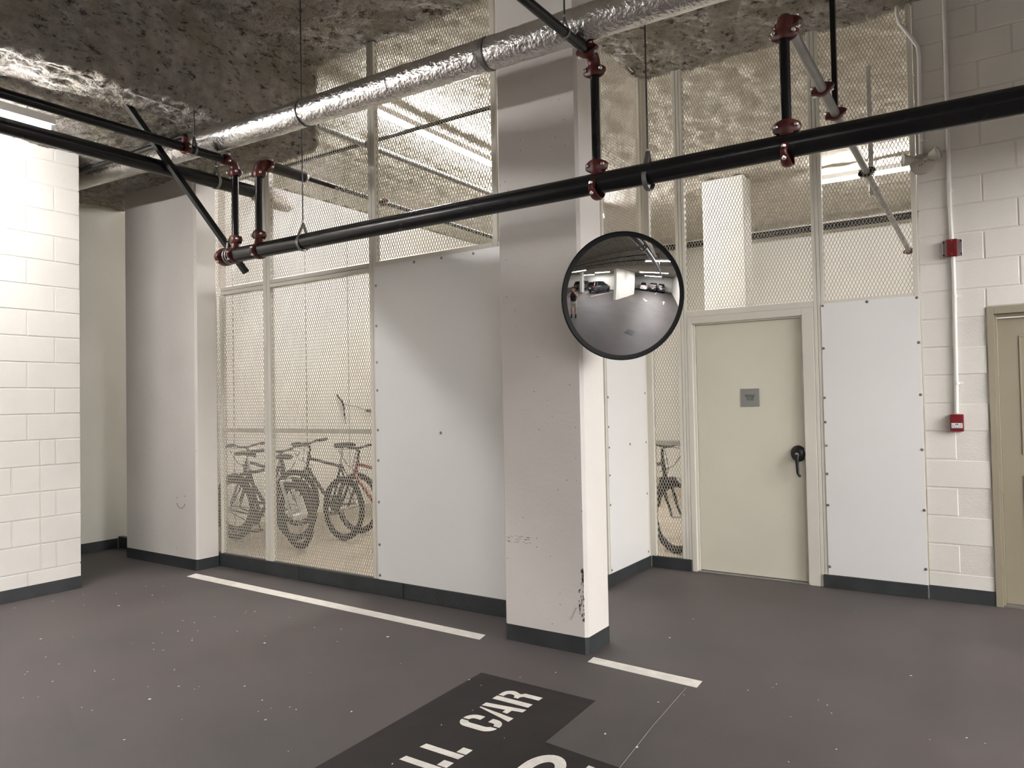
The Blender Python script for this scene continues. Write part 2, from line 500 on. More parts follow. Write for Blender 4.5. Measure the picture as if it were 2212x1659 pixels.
# painted bases
def base(name, mb): return struct(mb.build(name, M_BASE))
base('baseboard_left', MB().box(XL - .18, XL + .004, .0, 3.05, 0, .1, .002))
base('baseboard_far_left', MB().box(XB, XB + .006, 1.0, 4.12, 0, .1))
br = MB().box(-.4947, -.0942, D - .006, D, 0, .1, .002); br.box(.93, 3, D - .006, D, 0, .1)
base('baseboard_right', br)

# ------------------------------------------------------------------ concrete columns
def column(x0, x1, y0, y1, z1, label):
    e = empty('concrete_column', ((x0 + x1) / 2, (y0 + y1) / 2, 0))
    c = .018
    pl = [(x0 + c, y0), (x1 - c, y0), (x1, y0 + c), (x1, y1 - c), (x1 - c, y1), (x0 + c, y1), (x0, y1 - c), (x0, y0 + c)]
    MB().prism(pl, z1, lambda a, b, w: (a, b, w)).build('shaft', M_CONC, e)
    k = .003; p2 = [(x0 + c - k, y0 - k), (x1 - c + k, y0 - k), (x1 + k, y0 + c - k), (x1 + k, y1 + k - c), (x1 - c + k, y1 + k), (x0 + c - k, y1 + k), (x0 - k, y1 - c + k), (x0 - k, y0 + c - k)]
    MB().prism(p2, .0985, lambda a, b, w: (a, b, w)).build('painted_base', M_BASE, e)
    return tag(e, label, 'column')
column(-2.62, -2.04, 3.76, 4.05, ZC + .05, 'free-standing white concrete column behind the round convex mirror')
column(-7.28, -6.08, 3.90, 4.13, ZS + .06, 'wide white concrete column at the left end of the mesh partition')
# drawn smile and scratches, scuffs at the corner
LC = bpy.data.objects['concrete_column.001']; NC = bpy.data.objects['concrete_column']
M_PEN = pbr('pen_and_scuff_marks', (0.07, 0.06, 0.055), 0.7, var=0.4, vscale=60)
sx0 = -6.33; sz0 = .555
MB().tube([(sx0 + .062 * math.cos(a), 3.8992, sz0 + .045 + .055 * math.sin(a)) for a in np.linspace(3.3, 6.1, 12)], .0022, 5).build('drawn_smile', M_PEN, LC)
for dx_, dz_ in ((-.065, .085), (.06, .105)): MB().lathe([(.006, 0), (.004, .001)], (sx0 + dx_, 3.9, sz0 + dz_), (0, -1, 0), 8).build('drawn_dot', M_PEN, LC)
sc_ = random.Random(4); M_SMUDGE = pbr('grey_smudge', (.22, .20, .18), .7, var=.5, vscale=80)
for i in range(26):
    x_ = -2.60 + .17 * sc_.random() ** 1.4; z_ = .60 + .05 * sc_.random(); l_ = sc_.uniform(.006, .03)
    MB().box(x_, x_ + l_, 3.7592, 3.7602, z_, z_ + .0018).build('scratch', M_PEN, NC)
for i in range(60):
    z_ = .18 + .30 * sc_.random(); d_ = .035 * sc_.random() ** 2 * (1 if z_ < .38 else .4); l_ = sc_.uniform(.006, .022)
    MB().box(-2.062 - d_, -2.058 - d_ + .003 * sc_.random(), 3.7590, 3.7602, z_, z_ + l_).build('scuff', M_SMUDGE, NC)
MB().tube([(-2.145, 3.7595, .19), (-2.128, 3.7595, .225), (-2.11, 3.7595, .265)], .0035, 5).build('scuff', pbr('faint_scuff', (.38, .36, .33), .6), NC)
e = empty('concrete_column', (-2.97, 9.55, 0))
MB().box(-3.25, -2.70, 9.4, 9.71, 0, ZC, .015).build('shaft', M_WHITE, e)
tag(e, 'white column inside the bicycle room seen above the door', 'column')
e = empty('concrete_column', (6.4, -8.0, 0))
MB().box(6.1, 6.5, -8.4, -7.7, 0, 3.2, .015).build('shaft', M_WHITE, e)
MB().box(6.35, 6.52, -7.95, -7.69, 1.5, 1.9, .003).build('sign_plate', M_GREYSIGN, e)
tag(e, 'white parking pillar beside the dark cars, reflected in the mirror', 'column')

# ------------------------------------------------------------------ expanded metal mesh
SW, LW = 0.0252, 0.0535
def expanded(name, parent, axis, const, u0, u1, z0, z1, mat=M_MESH, skip=None):
    i0, i1 = int(math.floor(u0 / (SW / 2))), int(math.ceil(u1 / (SW / 2)))
    j0, j1 = int(math.floor(z0 / (LW / 2))), int(math.ceil(z1 / (LW / 2)))
    I, Jn = np.meshgrid(np.arange(i0, i1), np.arange(j0, j1 + 1), indexing='ij')
    I = I.ravel(); Jn = Jn.ravel(); ok = (I + Jn) % 2 == 0; I = I[ok]; Jn = Jn[ok]
    A = np.concatenate([np.stack([I, Jn], 1)] * 2); B = np.concatenate([np.stack([I + 1, Jn + 1], 1), np.stack([I + 1, Jn - 1], 1)])
    A = A * np.array([SW / 2, LW / 2]); B = B * np.array([SW / 2, LW / 2])
    e = 0.012
    def ins(Q): return (Q[:, 0] > u0 - e) & (Q[:, 0] < u1 + e) & (Q[:, 1] > z0 - e) & (Q[:, 1] < z1 + e)
    k = ins(A) & ins(B)
    if skip is not None:
        C = (A + B) / 2; k &= ~skip(C[:, 0], C[:, 1])
    A = A[k]; B = B[k]; n = len(A)
    d = (B - A) / np.linalg.norm(B - A, axis=1)[:, None]; pr = np.stack([-d[:, 1], d[:, 0]], 1)
    w, t = 0.0016, 0.0021
    V = np.zeros((n, 8, 3))
    for q, (sa, st) in enumerate(((-1, -1), (1, -1), (1, 1), (-1, 1))):
        for e_, Q in enumerate((A, B)):
            uv = Q + pr * (sa * w)
            V[:, e_ * 4 + q, 0] = uv[:, 0]; V[:, e_ * 4 + q, 2] = uv[:, 1]; V[:, e_ * 4 + q, 1] = const + st * t
    V = V.reshape(-1, 3)
    if axis == 'y': V = V[:, [1, 0, 2]]
    b0 = np.arange(n)[:, None] * 8
    F = np.concatenate([b0 + np.array([q, (q + 1) % 4, 4 + (q + 1) % 4, 4 + q]) for q in range(4)])
    V = V - np.array(WL[parent.name])
    me = bpy.data.meshes.new(name); me.from_pydata(V.tolist(), [], F.tolist()); me.materials.append(mat)
    o = bpy.data.objects.new(name, me); COL.objects.link(o); o.parent = parent
    return o
def bolt(parent, p, d, r=.009):
    d = Vector(d); p = Vector(p)
    return MB().lathe([(r * 1.25, 0), (r * 1.25, .0015), (r, .0016), (r * .8, .005), (r * .3, .0065)], p, d, 10).build('bolt', M_BOLT, parent, True)

# --- left partition (plane y = Mw)
mpL = empty('mesh_partition', (-4.35, Mw, 0))
tag(mpL, 'long cream mesh partition between the two concrete columns', 'partition')
yf0, yf1 = Mw - .018, Mw + .032
def fr(x0, x1, z0, z1, nm, par=None, y0=None, y1=None):
    return MB().box(x0, x1, y0 if y0 is not None else yf0, y1 if y1 is not None else yf1, z0, z1, .002).build(nm, M_FRAME, par or mpL)
for x0, x1, zt in ((-5.43, -5.385, ZS + .03), (-5.381, -5.336, ZS + .03), (-4.122, -4.087, ZC), (-4.084, -4.049, ZC), (-2.925, -2.885, ZC), (-2.66, -2.62, ZC)):
    fr(x0, x1, .0, zt, 'post')
fr(-6.075, -6.062, 0, 2.49, 'edge_angle')
for x0, x1 in ((-6.05, -5.431), (-5.335, -4.123)):
    fr(x0, x1, 2.513, 2.5455, 'rail'); fr(x0, x1, 2.5485, 2.581, 'rail')
fr(-4.048, -2.926, 2.545, 2.582, 'rail')
fr(-2.884, -2.661, 2.545, 2.582, 'rail')
fr(-6.06, -4.123, 1.235, 1.275, 'back_bar', y0=Mw + .033, y1=Mw + .04)
expanded('mesh_panel', mpL, 'x', Mw + .075, -7.85, -6.1, .11, ZS)
expanded('mesh_panel', mpL, 'x', Mw + .008, -6.1, -5.432, .11, 2.515)
expanded('mesh_panel', mpL, 'x', Mw + .008, -6.1, -5.432, 2.58, ZS)
expanded('mesh_panel', mpL, 'x', Mw + .008, -5.334, -4.124, .11, 2.515)
expanded('mesh_panel', mpL, 'x', Mw + .008, -5.334, -4.124, 2.58, ZC, skip=lambda u, z: (u < XS) & (z > ZS + .02))
expanded('mesh_panel', mpL, 'x', Mw + .008, -4.048, -2.926, 2.58, ZC)
expanded('mesh_panel', mpL, 'x', Mw + .008, -2.884, -2.661, 2.58, ZC)
# laminate sheet, slightly bowed
def sheet(name, parent, axis, const, u0, u1, z0, z1, sign, bow=.004):
    nu, nz = 24, 30
    us = np.linspace(u0, u1, nu); zs = np.linspace(z0, z1, nz)
    Ug, Zg = np.meshgrid(us, zs, indexing='ij')
    prof = np.sin(np.pi * (Ug - u0) / (u1 - u0)) * np.sin(np.pi * (Zg - z0) / (z1 - z0)) * bow + .003 * perlin(np.stack([Ug.ravel() * 2.3, Zg.ravel() * 1.9, 0 * Ug.ravel() + 4.2], 1)).reshape(Ug.shape)
    m = MB()
    for side in (0, 1):
        w = const + sign * (prof + (.005 if side else 0))
        V = np.stack([Ug, w, Zg], -1).reshape(-1, 3) if axis == 'x' else np.stack([w, Ug, Zg], -1).reshape(-1, 3)
        idx = np.arange(nu * nz).reshape(nu, nz)
        F = np.stack([idx[:-1, :-1], idx[1:, :-1], idx[1:, 1:], idx[:-1, 1:]], -1).reshape(-1, 4)
        m.add(V, F.tolist())
    n = nu * nz
    ring = [i * nz for i in range(nu)] + [(nu - 1) * nz + j for j in range(1, nz)] + [i * nz + nz - 1 for i in range(nu - 2, -1, -1)] + [j for j in range(nz - 2, 0, -1)]
    L = len(ring); m.f += [(ring[i], ring[(i + 1) % L], n + ring[(i + 1) % L], n + ring[i]) for i in range(L)]
    return m.build(name, M_PANEL, parent, True)
pl = sheet('laminate_sheet', mpL, 'x', yf0 - .001, -4.062, -2.63, .118, 2.545, -1, bow=.006)
for z in (2.393, 2.08, 1.797, 1.578, 1.27, 1.035, .713, .385, .15): bolt(pl, (-4.045, yf0 - .006, z), (0, -1, 0))
for x, z in ((-3.647, 2.53), (-3.383, 2.528), (-3.092, 2.524), (-3.411, 1.254)): bolt(pl, (x, yf0 - .006 - (.006 if z < 2 else 0), z), (0, -1, 0))
# base planks
for i, (x0, x1) in enumerate(((-7.86, -4.992), (-4.985, -3.808), (-3.8, -2.62))):
    base('baseboard_mesh_%d' % (i + 1), MB().box(x0, x1, Mw - .03, Mw + .02, 0.0, .119, .003))

# --- return partition (plane x = -2.636) and door-wall partition (plane y = D)
mpR = empty('mesh_partition', (-2.636, 5.1, 0))
tag(mpR, 'short cream mesh return wall behind the convex mirror', 'partition')
xr = -2.636
def fy(y0, y1, z0, z1, nm): return MB().box(xr - .032, xr + .012, y0, y1, z0, z1, .002).build(nm, M_FRAME, mpR)
for y0, y1 in ((4.19, 4.225), (5.215, 5.25), (5.985, 6.03)): fy(y0, y1, 0, ZC, 'post')
for y0, y1 in ((4.226, 5.214), (5.251, 5.984)): fy(y0, y1, 2.165, 2.2, 'rail')
expanded('mesh_panel', mpR, 'y', xr - .01, 4.226, 5.214, .11, ZC)
expanded('mesh_panel', mpR, 'y', xr - .01, 5.251, 5.984, .11, ZC)
pr_ = sheet('laminate_sheet', mpR, 'y', xr + .013, 5.235, 5.985, .1, 2.18, 1, bow=.003)
for y, z in ((5.248, 2.05), (5.246, 1.491), (5.247, 1.255), (5.25, 1.092), (5.25, .872), (5.25, .638), (5.25, .125), (5.963, 1.522), (5.964, 1.094), (5.963, .648), (5.965, .143), (5.963, 2.05)):
    bolt(pr_, (xr + .018, y, z), (1, 0, 0), .008)
bolt(pr_, (xr + .022, 5.63, 1.097), (1, 0, 0), .008)
base('baseboard_return', MB().box(xr, xr + .02, 4.2, 6.02, 0, .098, .003))

mpD = empty('mesh_partition', (-1.6, D, 0))
tag(mpD, 'cream mesh partition around the bicycle room door', 'partition')
yd0, yd1 = D - .015, D + .035
def fd(x0, x1, z0, z1, nm, y0=yd0, y1=yd1): return MB().box(x0, x1, y0, y1, z0, z1, .002).build(nm, M_FRAME, mpD)
fd(-2.634, -2.572, 0, ZC, 'post')
for x0, x1 in ((-2.333, -2.304), (-2.301, -2.276), (-2.273, -2.249)): fd(x0, x1, 0, ZC, 'post')
for x0, x1 in ((-1.222, -1.196), (-1.193, -1.168), (-1.165, -1.14)): fd(x0, x1, 0, ZC, 'post')
fd(-.53, -.497, 0, ZC, 'post')
fd(-2.248, -1.223, 2.165, 2.212, 'rail')
fd(-1.139, -.531, 2.178, 2.2, 'rail')
fd(-2.571, -2.334, 1.065, 1.105, 'back_bar', D + .04, D + .065)
expanded('mesh_panel', mpD, 'x', D + .012, -2.571, -2.334, .09, ZC)
expanded('mesh_panel', mpD, 'x', D + .012, -2.248, -1.223, 2.212, ZC)
expanded('mesh_panel', mpD, 'x', D + .012, -1.139, -.531, 2.2, ZC, skip=lambda u, z: (u < -.86) & (z > 3.13) & (z < 3.37))
pd = sheet('laminate_sheet', mpD, 'x', yd0 - .001, -1.166, -.498, .1, 2.182, -1, bow=.003)
for x, z in ((-1.153, 2.165), (-.841, 2.168), (-.512, 2.168), (-.51, 1.843), (-.508, 1.465), (-.51, 1.069), (-.509, .634), (-.51, .212), (-1.155, 1.836), (-1.157, 1.455), (-1.157, 1.267), (-1.155, 1.087), (-1.155, .87), (-1.155, .63), (-1.155, .16)):
    bolt(pd, (x, yd0 - .006, z), (0, -1, 0), .0085)
bb = MB().box(-2.61, -2.25, D - .03, D, 0, .098, .003); base('baseboard_door_1', bb)
base('baseboard_door_2', MB().box(-1.2, -.4975, D - .03, D, 0, .098, .003))

# ------------------------------------------------------------------ bicycle room door
d1 = empty('door_1', (-1.75, D, 0)); struct(d1, 'cream steel bicycle room door with black lever handle')
jm = MB()
for x0, x1 in ((-2.248, -2.205), (-1.31, -1.224)): jm.box(x0, x1, D - .018, D + .07, 0, 2.164, .002)
jm.box(-2.205, -1.31, D - .018, D + .07, 2.105, 2.164, .002)
jm.box(-2.206, -2.19, D + .012, D + .08, 0, 2.106, .001).box(-1.325, -1.309, D + .012, D + .08, 0, 2.106, .001).box(-2.19, -1.325, D + .012, D + .08, 2.092, 2.106, .001)
jm.build('door_frame', M_FRAME, d1)
leaf = MB().box(-2.188, -1.328, D + .03, D + .075, .014, 2.09, .002).build('door_leaf', M_DOOR, d1)
MB().box(-2.2, -1.3, D - .02, D + .08, 0, .009, .001).build('threshold', M_GALV, d1)
h = empty('door_lever', (-1.372, D + .03, 1.017))
h.parent = d1; h.location = Vector((-1.372, D + .03, 1.017)) - WL[d1.name]
hb = MB().lathe([(.058, 0), (.058, .008), (.054, .018), (.043, .03), (.022, .038), (.0, .04)], (0, 0, 0), (0, -1, 0), 28)
V = hb.v[0]; V[:, 2] *= 1.12
hb.build('rose', M_BLACK, h, True, off=(0, 0, 0))
MB().tube([(0, -.03, 0), (0, -.05, -.005), (.0, -.058, -.04), (.0, -.058, -.09), (.004, -.058, -.15), (.014, -.056, -.168), (.024, -.054, -.176)], [.019, .02, .016, .0125, .0115, .011, .010], 12).build('lever', M_BLACK, h, True, off=(0, 0, 0))
MB().lathe([(.011, .0), (.011, .012), (.009, .015)], (0, -.052, .0), (0, -1, 0), 16).build('lock_cylinder', M_CHROME, h, True, off=(0, 0, 0))

# text helper: flat glyph mesh from Blender's built-in font
def text_mesh(txt, size, name, mat, parent, origin, ux, uz, depth=.0006, align='CENTER', xs=1.0):
    cu = bpy.data.curves.new(name, 'FONT'); cu.body = txt; cu.size = size; cu.align_x = align; cu.align_y = 'CENTER'
    cu.extrude = depth / 2; cu.resolution_u = 2; cu.offset = .0
    to = bpy.data.objects.new(name, cu); COL.objects.link(to)
    dg = bpy.context.evaluated_depsgraph_get(); dg.update()
    me = bpy.data.meshes.new_from_object(to.evaluated_get(dg))
    bpy.data.objects.remove(to); bpy.data.curves.remove(cu)
    ux = Vector(ux).normalized(); uz = Vector(uz).normalized(); un = ux.cross(uz)
    w = WL.get(parent.name, Vector((0, 0, 0)))
    for v in me.vertices:
        c = v.co.copy(); v.co = Vector(origin) + ux * c.x * xs + uz * c.y + un * (c.z + depth / 2) - w
    me.materials.clear(); me.materials.append(mat)
    o = bpy.data.objects.new(name, me); COL.objects.link(o); o.parent = parent
    return o
sg = empty('door_sign', (-1.739, D + .03, 1.393)); tag(sg, 'small square grey sign reading BICYCLE ROOM on the cream door', 'sign')
MB().box(-1.814, -1.664, D + .024, D + .03, 1.393, 1.54, .001).build('plate', M_GREYSIGN, sg)
for i, t in enumerate(('BICYCLE', 'ROOM', 'P210B')):
    text_mesh(t, .0205, 'lettering', M_DARKTXT, sg, (-1.739, D + .0238, 1.484 - i * .0175), (1, 0, 0), (0, 0, 1))

# ------------------------------------------------------------------ taupe door on the right
d2 = empty('door_2', (.42, D, 0)); struct(d2, 'taupe steel door at the right edge')
jm = MB()
jm.box(-.0942, -.052, D - .012, D + .1, 0, 2.066, .002).box(.89, .932, D - .012, D + .1, 0, 2.066, .002).box(-.052, .89, D - .012, D + .1, 2.012, 2.066, .002)
jm.box(-.052, -.036, D + .018, D + .11, 0, 2.012, .001).box(.874, .89, D + .018, D + .11, 0, 2.012, .001).box(-.036, .874, D + .018, D + .11, 1.997, 2.012, .001)
jm.build('door_frame', M_TAUPE, d2)
MB().box(-.034, .872, D + .07, D + .11, .012, 1.985, .002).build('door_leaf', M_TAUPE, d2)
for (x0, x1, z0, z1) in ((.085, .75, 1.04, 1.86), (.085, .75, .2, .9)):
    mo = MB()
    for a, b, c, d_ in ((x0, x1, z1 - .012, z1), (x0, x1, z0, z0 + .012), (x0, x0 + .012, z0 + .012, z1 - .012), (x1 - .012, x1, z0 + .012, z1 - .012)):
        mo.box(a, b, D + .064, D + .07, c, d_, .002)
    mo.build('moulding', M_TAUPE, d2)
MB().box(-.05, .89, D + .0, D + .1, 0, .011, .001).build('threshold', M_GALV, d2)
hh = MB().tube([(.8, D + .07, 1.0), (.8, D + .02, 1.0), (.7, D + .015, 1.0)], .011, 10).build('lever', M_CHROME, d2, True)

# ------------------------------------------------------------------ floor markings
def mark(name, poly, mat, label, cat, z=.0012):
    m = MB().prism(poly, z, lambda a, b, w: (a, b, w + .0002))
    return single(m, name, mat, label, cat)
mark('stall_line', [(-5.965, 3.723), (-5.998, 3.831), (-2.769, 3.757), (-2.746, 3.664)][::-1], M_LINE, 'long white painted stall line in front of the mesh partition', 'line')
mark('stall_line', [(-1.992, 3.666), (-1.998, 3.75), (-1.349, 3.72), (-1.344, 3.623)][::-1], M_LINE, 'short white painted stall line right of the free-standing column', 'line')
single(MB().tube([(-1.39, 3.6, .0008), (-1.36, 3.1, .0008), (-1.32, 2.66, .0008)], .0013, 4), 'chalk_line', pbr('faint_chalk', (.30, .28, .26), .8), 'thin white chalk line running from the short stall line', 'line')
pt = empty('parking_lettering', (-1.9, 2.6, 0)); tag(pt, 'stencilled white LL CAR lettering on a dark painted floor patch', 'lettering')
MB().prism([(-2.409, 3.226), (-1.706, 3.214), (-1.690, 2.714), (-1.24, 2.674), (-1.24, 1.75), (-2.36, 1.75)], .0008, lambda a, b, w: (a, b, w + .0002)).build('paint_patch', M_PATCH, pt)
def glyph(polys, y0, w, base_x=-1.938, H=.21, skew=0.0):
    m = MB()
    for p in polys:
        # s along reading direction (+y), t up (-x)
        m.prism([(-p_t * H + base_x, y0 + p_s * w) for p_s, p_t in p], .0006, lambda a, b, z: (a, b, z + .001))
    return m.build('letter', M_LINE, pt)
def arc(cx, cy, rx, ry, a0, a1, n=7): return [(cx + rx * math.cos(R(a0 + (a1 - a0) * i / n)), cy + ry * math.sin(R(a0 + (a1 - a0) * i / n))) for i in range(n + 1)]
R_bowl = [(.40, 1.0)] + [(.62, 1.0)] + arc(.62, .78, .36, .22, 90, -35) + [(.86, .55), (1.0, .48), (1.0, 0), (.72, 0), (.72, .42), (.62, .48), (.48, .48), (.48, .60), (.58, .62)] + arc(.58, .74, .11, .11, -80, 90) + [(.40, .86)]
glyph([[(0, 0), (.31, 0), (.31, 1), (0, 1)], R_bowl], 2.972, .135, -1.945)
glyph([[(.0, 0), (.27, 0), (.46, 1.0), (.40, 1.0)], [(.56, 1.02), (.80, 1.02), (1.0, .0), (.78, 0), (.72, .26), (.45, .26), (.48, .40), (.66, .40)]], 2.795, .152, -1.938)
C_main = arc(.45, .72, .45, .27, 95, 180, 6) + arc(.45, .28, .45, .27, 180, 265, 6) + [(.41, .18)] + arc(.5, .3, .18, .12, 240, 180, 4) + arc(.5, .7, .18, .12, 180, 120, 4)
C_top = [(.52, 1.0)] + arc(.55, .74, .45, .26, 90, 0, 5) + [(1.0, .60), (.70, .60), (.70, .74)] + arc(.55, .76, .14, .07, 0, 90, 3)[:-1] + [(.52, .84)]
C_bot = [(.52, 0.0)] + arc(.55, .26, .45, .26, -90, 0, 5) + [(1.0, .38), (.70, .38), (.70, .26)] + arc(.55, .24, .14, .07, 0, -90, 3)[:-1] + [(.52, .16)]
glyph([C_main, C_top, C_bot], 2.655, .128, -1.938, .205)
for y0 in (2.394, 2.266):
    glyph([[(0, 0.02), (.40, 0.0), (.40, .98), (0, 1)], [(.5, 0), (1.0, 0), (1.0, .23), (.5, .23)]], y0, .094, -1.912, .212)
# the larger numerals at the frame's lower edge (upright towards +y)
ring_o = [(-1.58 + .088 * math.cos(a), 2.50 + .135 * math.sin(a)) for a in np.linspace(0, math.pi, 15)]
ring_i = [(-1.575 + .042 * math.cos(a), 2.49 + .085 * math.sin(a)) for a in np.linspace(math.pi, 0, 15)]
MB().prism(ring_o + [(-1.668, 2.44), (-1.617, 2.44)] + ring_i + [(-1.533, 2.40), (-1.6, 2.33), (-1.54, 2.33), (-1.492, 2.40)], .0006, lambda a, b, z: (a, b, z + .001)).build('letter', M_LINE, pt)
MB().prism([(-1.435, 2.632), (-1.36, 2.622), (-1.36, 2.30), (-1.405, 2.30), (-1.405, 2.56), (-1.435, 2.56)], .0006, lambda a, b, z: (a, b, z + .001)).build('letter', M_LINE, pt)
# floor marks that show only in the mirror
def arrow(cx, cy, rz, label):
    p = [(-.06, -.9), (.06, -.9), (.06, .2), (.25, .2), (0, .8), (-.25, .2), (-.06, .2)]
    c, s = math.cos(rz), math.sin(rz)
    mark('floor_arrow', [(cx + a * c - b * s, cy + a * s + b * c) for a, b in p], M_LINE, label, 'arrow')
arrow(8.3, 1.4, R(60), 'white floor arrow left of the other one, reflected in the mirror')
arrow(8.6, 3.9, R(-90), 'white floor arrow nearest the door wall, reflected in the mirror')
mark('stall_line', [(5.1, -4.5), (5.1, -4.38), (10.5, -4.9), (10.5, -5.02)], M_LINE, 'white stall line beside the dark hatchback, reflected in the mirror', 'line')
mark('stall_line', [(14.2, 1.9), (14.2, 2.0), (18.5, 2.0), (18.5, 1.9)], M_LINE, 'white stall line between two dark parked cars, reflected in the mirror', 'line')
dr = MB().box(1.0, 1.45, 2.45, 2.9, .0003, .004)
for i in range(7): dr.box(1.04 + i * .055, 1.075 + i * .055, 2.5, 2.85, .004, .009)
single(dr, 'floor_drain', M_BASE, 'dark square floor drain grate reflected low in the mirror', 'drain')
# scattered grit
gm = MB()
for i in range(120):
    t = random.random()
    x = random.uniform(-6.2, .3); y = random.uniform(1.7, 3.9) if random.random() < .7 else random.uniform(1.7, 5.9)
    if y > 3.6 and x < -2.0: y = random.uniform(2, 3.6)
    s_ = random.uniform(.0015, .0036) * (1.7 if random.random() < .12 else 1)
    a = random.uniform(0, 6.3); c_, n_ = math.cos(a) * s_, math.sin(a) * s_
    l = random.uniform(.8, 2.0)
    gm.add([(x - c_ * l - n_, y - n_ * l + c_, .001), (x + c_ * l - n_, y + n_ * l + c_, .001), (x + c_ * l + n_, y + n_ * l - c_, .001), (x - c_ * l + n_, y - n_ * l - c_, .001), (x, y, .001 + s_ * .8)], [(0, 1, 4), (1, 2, 4), (2, 3, 4), (3, 0, 4), (3, 2, 1, 0)])
o = gm.build('floor_grit', M_LABEL); tag(o, 'scattered pale grit and paper flecks on the dark floor', 'grit', kind='stuff')

# ------------------------------------------------------------------ pipework
YP = 3.42
RP1 = .0545
def zP1(x): return 2.620 + (x + 4.856) * (2.555 - 2.620) / 4.947
def coupling(parent, c, axis, r, ear, hh=.028, grow=.014, earlen=.026, name='coupling'):
    c = Vector(c); ax = Vector(axis).normalized(); e = Vector(ear).normalized(); t = ax.cross(e)
    seg = 32; V = []; F = []
    for k in range(seg):
        a = 2 * math.pi * k / seg; ca, sa = math.cos(a), math.sin(a)
        d = e * ca + t * sa
        w = abs(ca) ** 7
        ro = r + grow + earlen * w; h = hh * (1 - .42 * w)
        d2 = d if w < .02 else (e * ca + t * sa * (1 - .25 * w)).normalized()
        for rr, s_ in ((r * .97, -h), (ro - .006, -h), (ro, -h * .55), (ro, h * .55), (ro - .006, h), (r * .97, h)):
            V.append(tuple(c + d2 * rr + ax * s_))
    for k in range(seg):
        l = (k + 1) % seg
        for q in range(6):
            F.append((k * 6 + q, k * 6 + (q + 1) % 6, l * 6 + (q + 1) % 6, l * 6 + q))
    o = MB().add(V, F).build(name, M_RED, parent, True)
    for s_ in (-1, 1):
        p = c + e * (s_ * (r + grow + .006))
        m = MB().tube([p - t * .030, p + t * .030], .0055, 8)
        m.lathe([(.0105, 0), (.0105, .006), (.007, .011), (.002, .0125)], p - t * .026, -t, 10)
        m.lathe([(.0115, 0), (.0115, .009)], p + t * .018, t, 6)
        m.build('bolt', M_CHROME, o, True)
    return o
def arc3(p0, corner, p1, n=8):
    p0, q, p1 = Vector(p0), Vector(corner), Vector(p1)
    return [(1 - t) ** 2 * p0 + 2 * t * (1 - t) * q + t * t * p1 for t in [i / n for i in range(n + 1)]]

# main header pipe
mn = empty('sprinkler_main', (-2.0, YP, zP1(-2.0))); tag(mn, 'thick black sprinkler main crossing the whole picture at mirror-top height', 'pipe')
MB().tube([(-4.90, YP, zP1(-4.9)), (17.0, YP, zP1(.1) - .05)], RP1, 28).build('pipe', M_BLACKPIPE, mn, True)
cpl = coupling(mn, (-4.93, YP, zP1(-4.92)), (1, 0, 0), RP1, (0, 1, .15), hh=.034)
MB().lathe([(RP1 * .99, 0), (RP1, .01), (RP1 * .96, .028), (RP1 * .6, .035), (.001, .037)], (-4.95, YP, zP1(-4.92)), (-1, 0, 0), 24).build('end_cap', M_RED, mn, True)
for x in (-4.885, -4.856):
    MB().tube([(x, YP + (RP1 + .004) * math.cos(a), zP1(x) + (RP1 + .004) * math.sin(a)) for a in np.linspace(0, 2 * math.pi, 25)[:-1]], .006, 8, closed=True).build('strap', M_GALV, mn, True)
XD = {'a': -4.804, 'b': -4.521, 'c': -1.743, 'd': -.784}
for x in (*XD.values(), 3.1, 4.4):
    coupling(mn, (x, YP, zP1(x)), (1, 0, 0), RP1, (0, 1, .12), hh=.022, grow=.007, earlen=.02, name='tee_clamp')
    MB().lathe([(.040, RP1 * .85), (.034, RP1 + .012), (.031, RP1 + .035)], (x, YP, zP1(x)), (0, 0, 1), 20).build('tee_outlet', M_RED, mn, True)

M_CHALK = pbr('chalk_writing', (0.16, 0.155, 0.15), 0.8)
for txt_, x_ in (('1x1/2', -1.66), ('1½', -.70)):
    an_ = R(38); yy = YP - (RP1 + .0006) * math.cos(an_); zz_ = zP1(x_) + (RP1 + .0006) * math.sin(an_)
    text_mesh(txt_, .030, 'chalk_writing', M_CHALK, mn, (x_, yy, zz_), (1, 0, 0), (0, math.sin(an_), math.cos(an_)), .0005, xs=1.15)

def branch(x, ztop, rdrop, ydir, label, runpath, rrun, runmat, extra=(), cut=.075):
    e = empty('sprinkler_branch', (x, YP, zP1(x) + RP1)); tag(e, label, 'pipe')
    zb = zP1(x) + RP1
    MB().cyl((x, YP, zb + .03), (x, YP, ztop - cut), rdrop, 20).build('drop_pipe', M_BLACKPIPE, e, True)
    coupling(e, (x, YP, zb + .062), (0, 0, 1), rdrop, (1, .12, 0), hh=.031)
    pth = [Vector((x, YP, ztop - cut - .01))] + arc3((x, YP, ztop - cut * .8), (x, YP, ztop), (x, YP + ydir * cut * .8, ztop)) + [Vector((x, YP + ydir * (cut + .01), ztop))]
    MB().tube(pth, rdrop + .009, 18).build('elbow', M_RED, e, True)
    coupling(e, (x, YP, ztop - cut - .005), (0, 0, 1), rdrop, (1, .12, 0), hh=.027)
    coupling(e, (x, YP + ydir * (cut + .005), ztop), (0, 1, 0), max(rdrop, rrun * .8), (1, 0, .1), hh=.027)
    MB().tube(runpath, rrun, 20).build('run_pipe', runmat, e, True)
    return e
bA = branch(XD['a'], 3.327, .0265, -1, 'black sprinkler branch running to the left light, leftmost drop', [(XD['a'], YP - .07, 3.327), (XD['a'], -8, 3.327)], .032, M_BLACKPIPE)
coupling(bA, (XD['a'], 3.015, 3.327), (0, 1, 0), .032, (1, 0, -.6), hh=.026)
MB().tube([(XD['a'], 3.015, 3.34), (XD['a'], 3.015, 3.40)], .024, 16).build('tee_outlet', M_RED, bA, True)
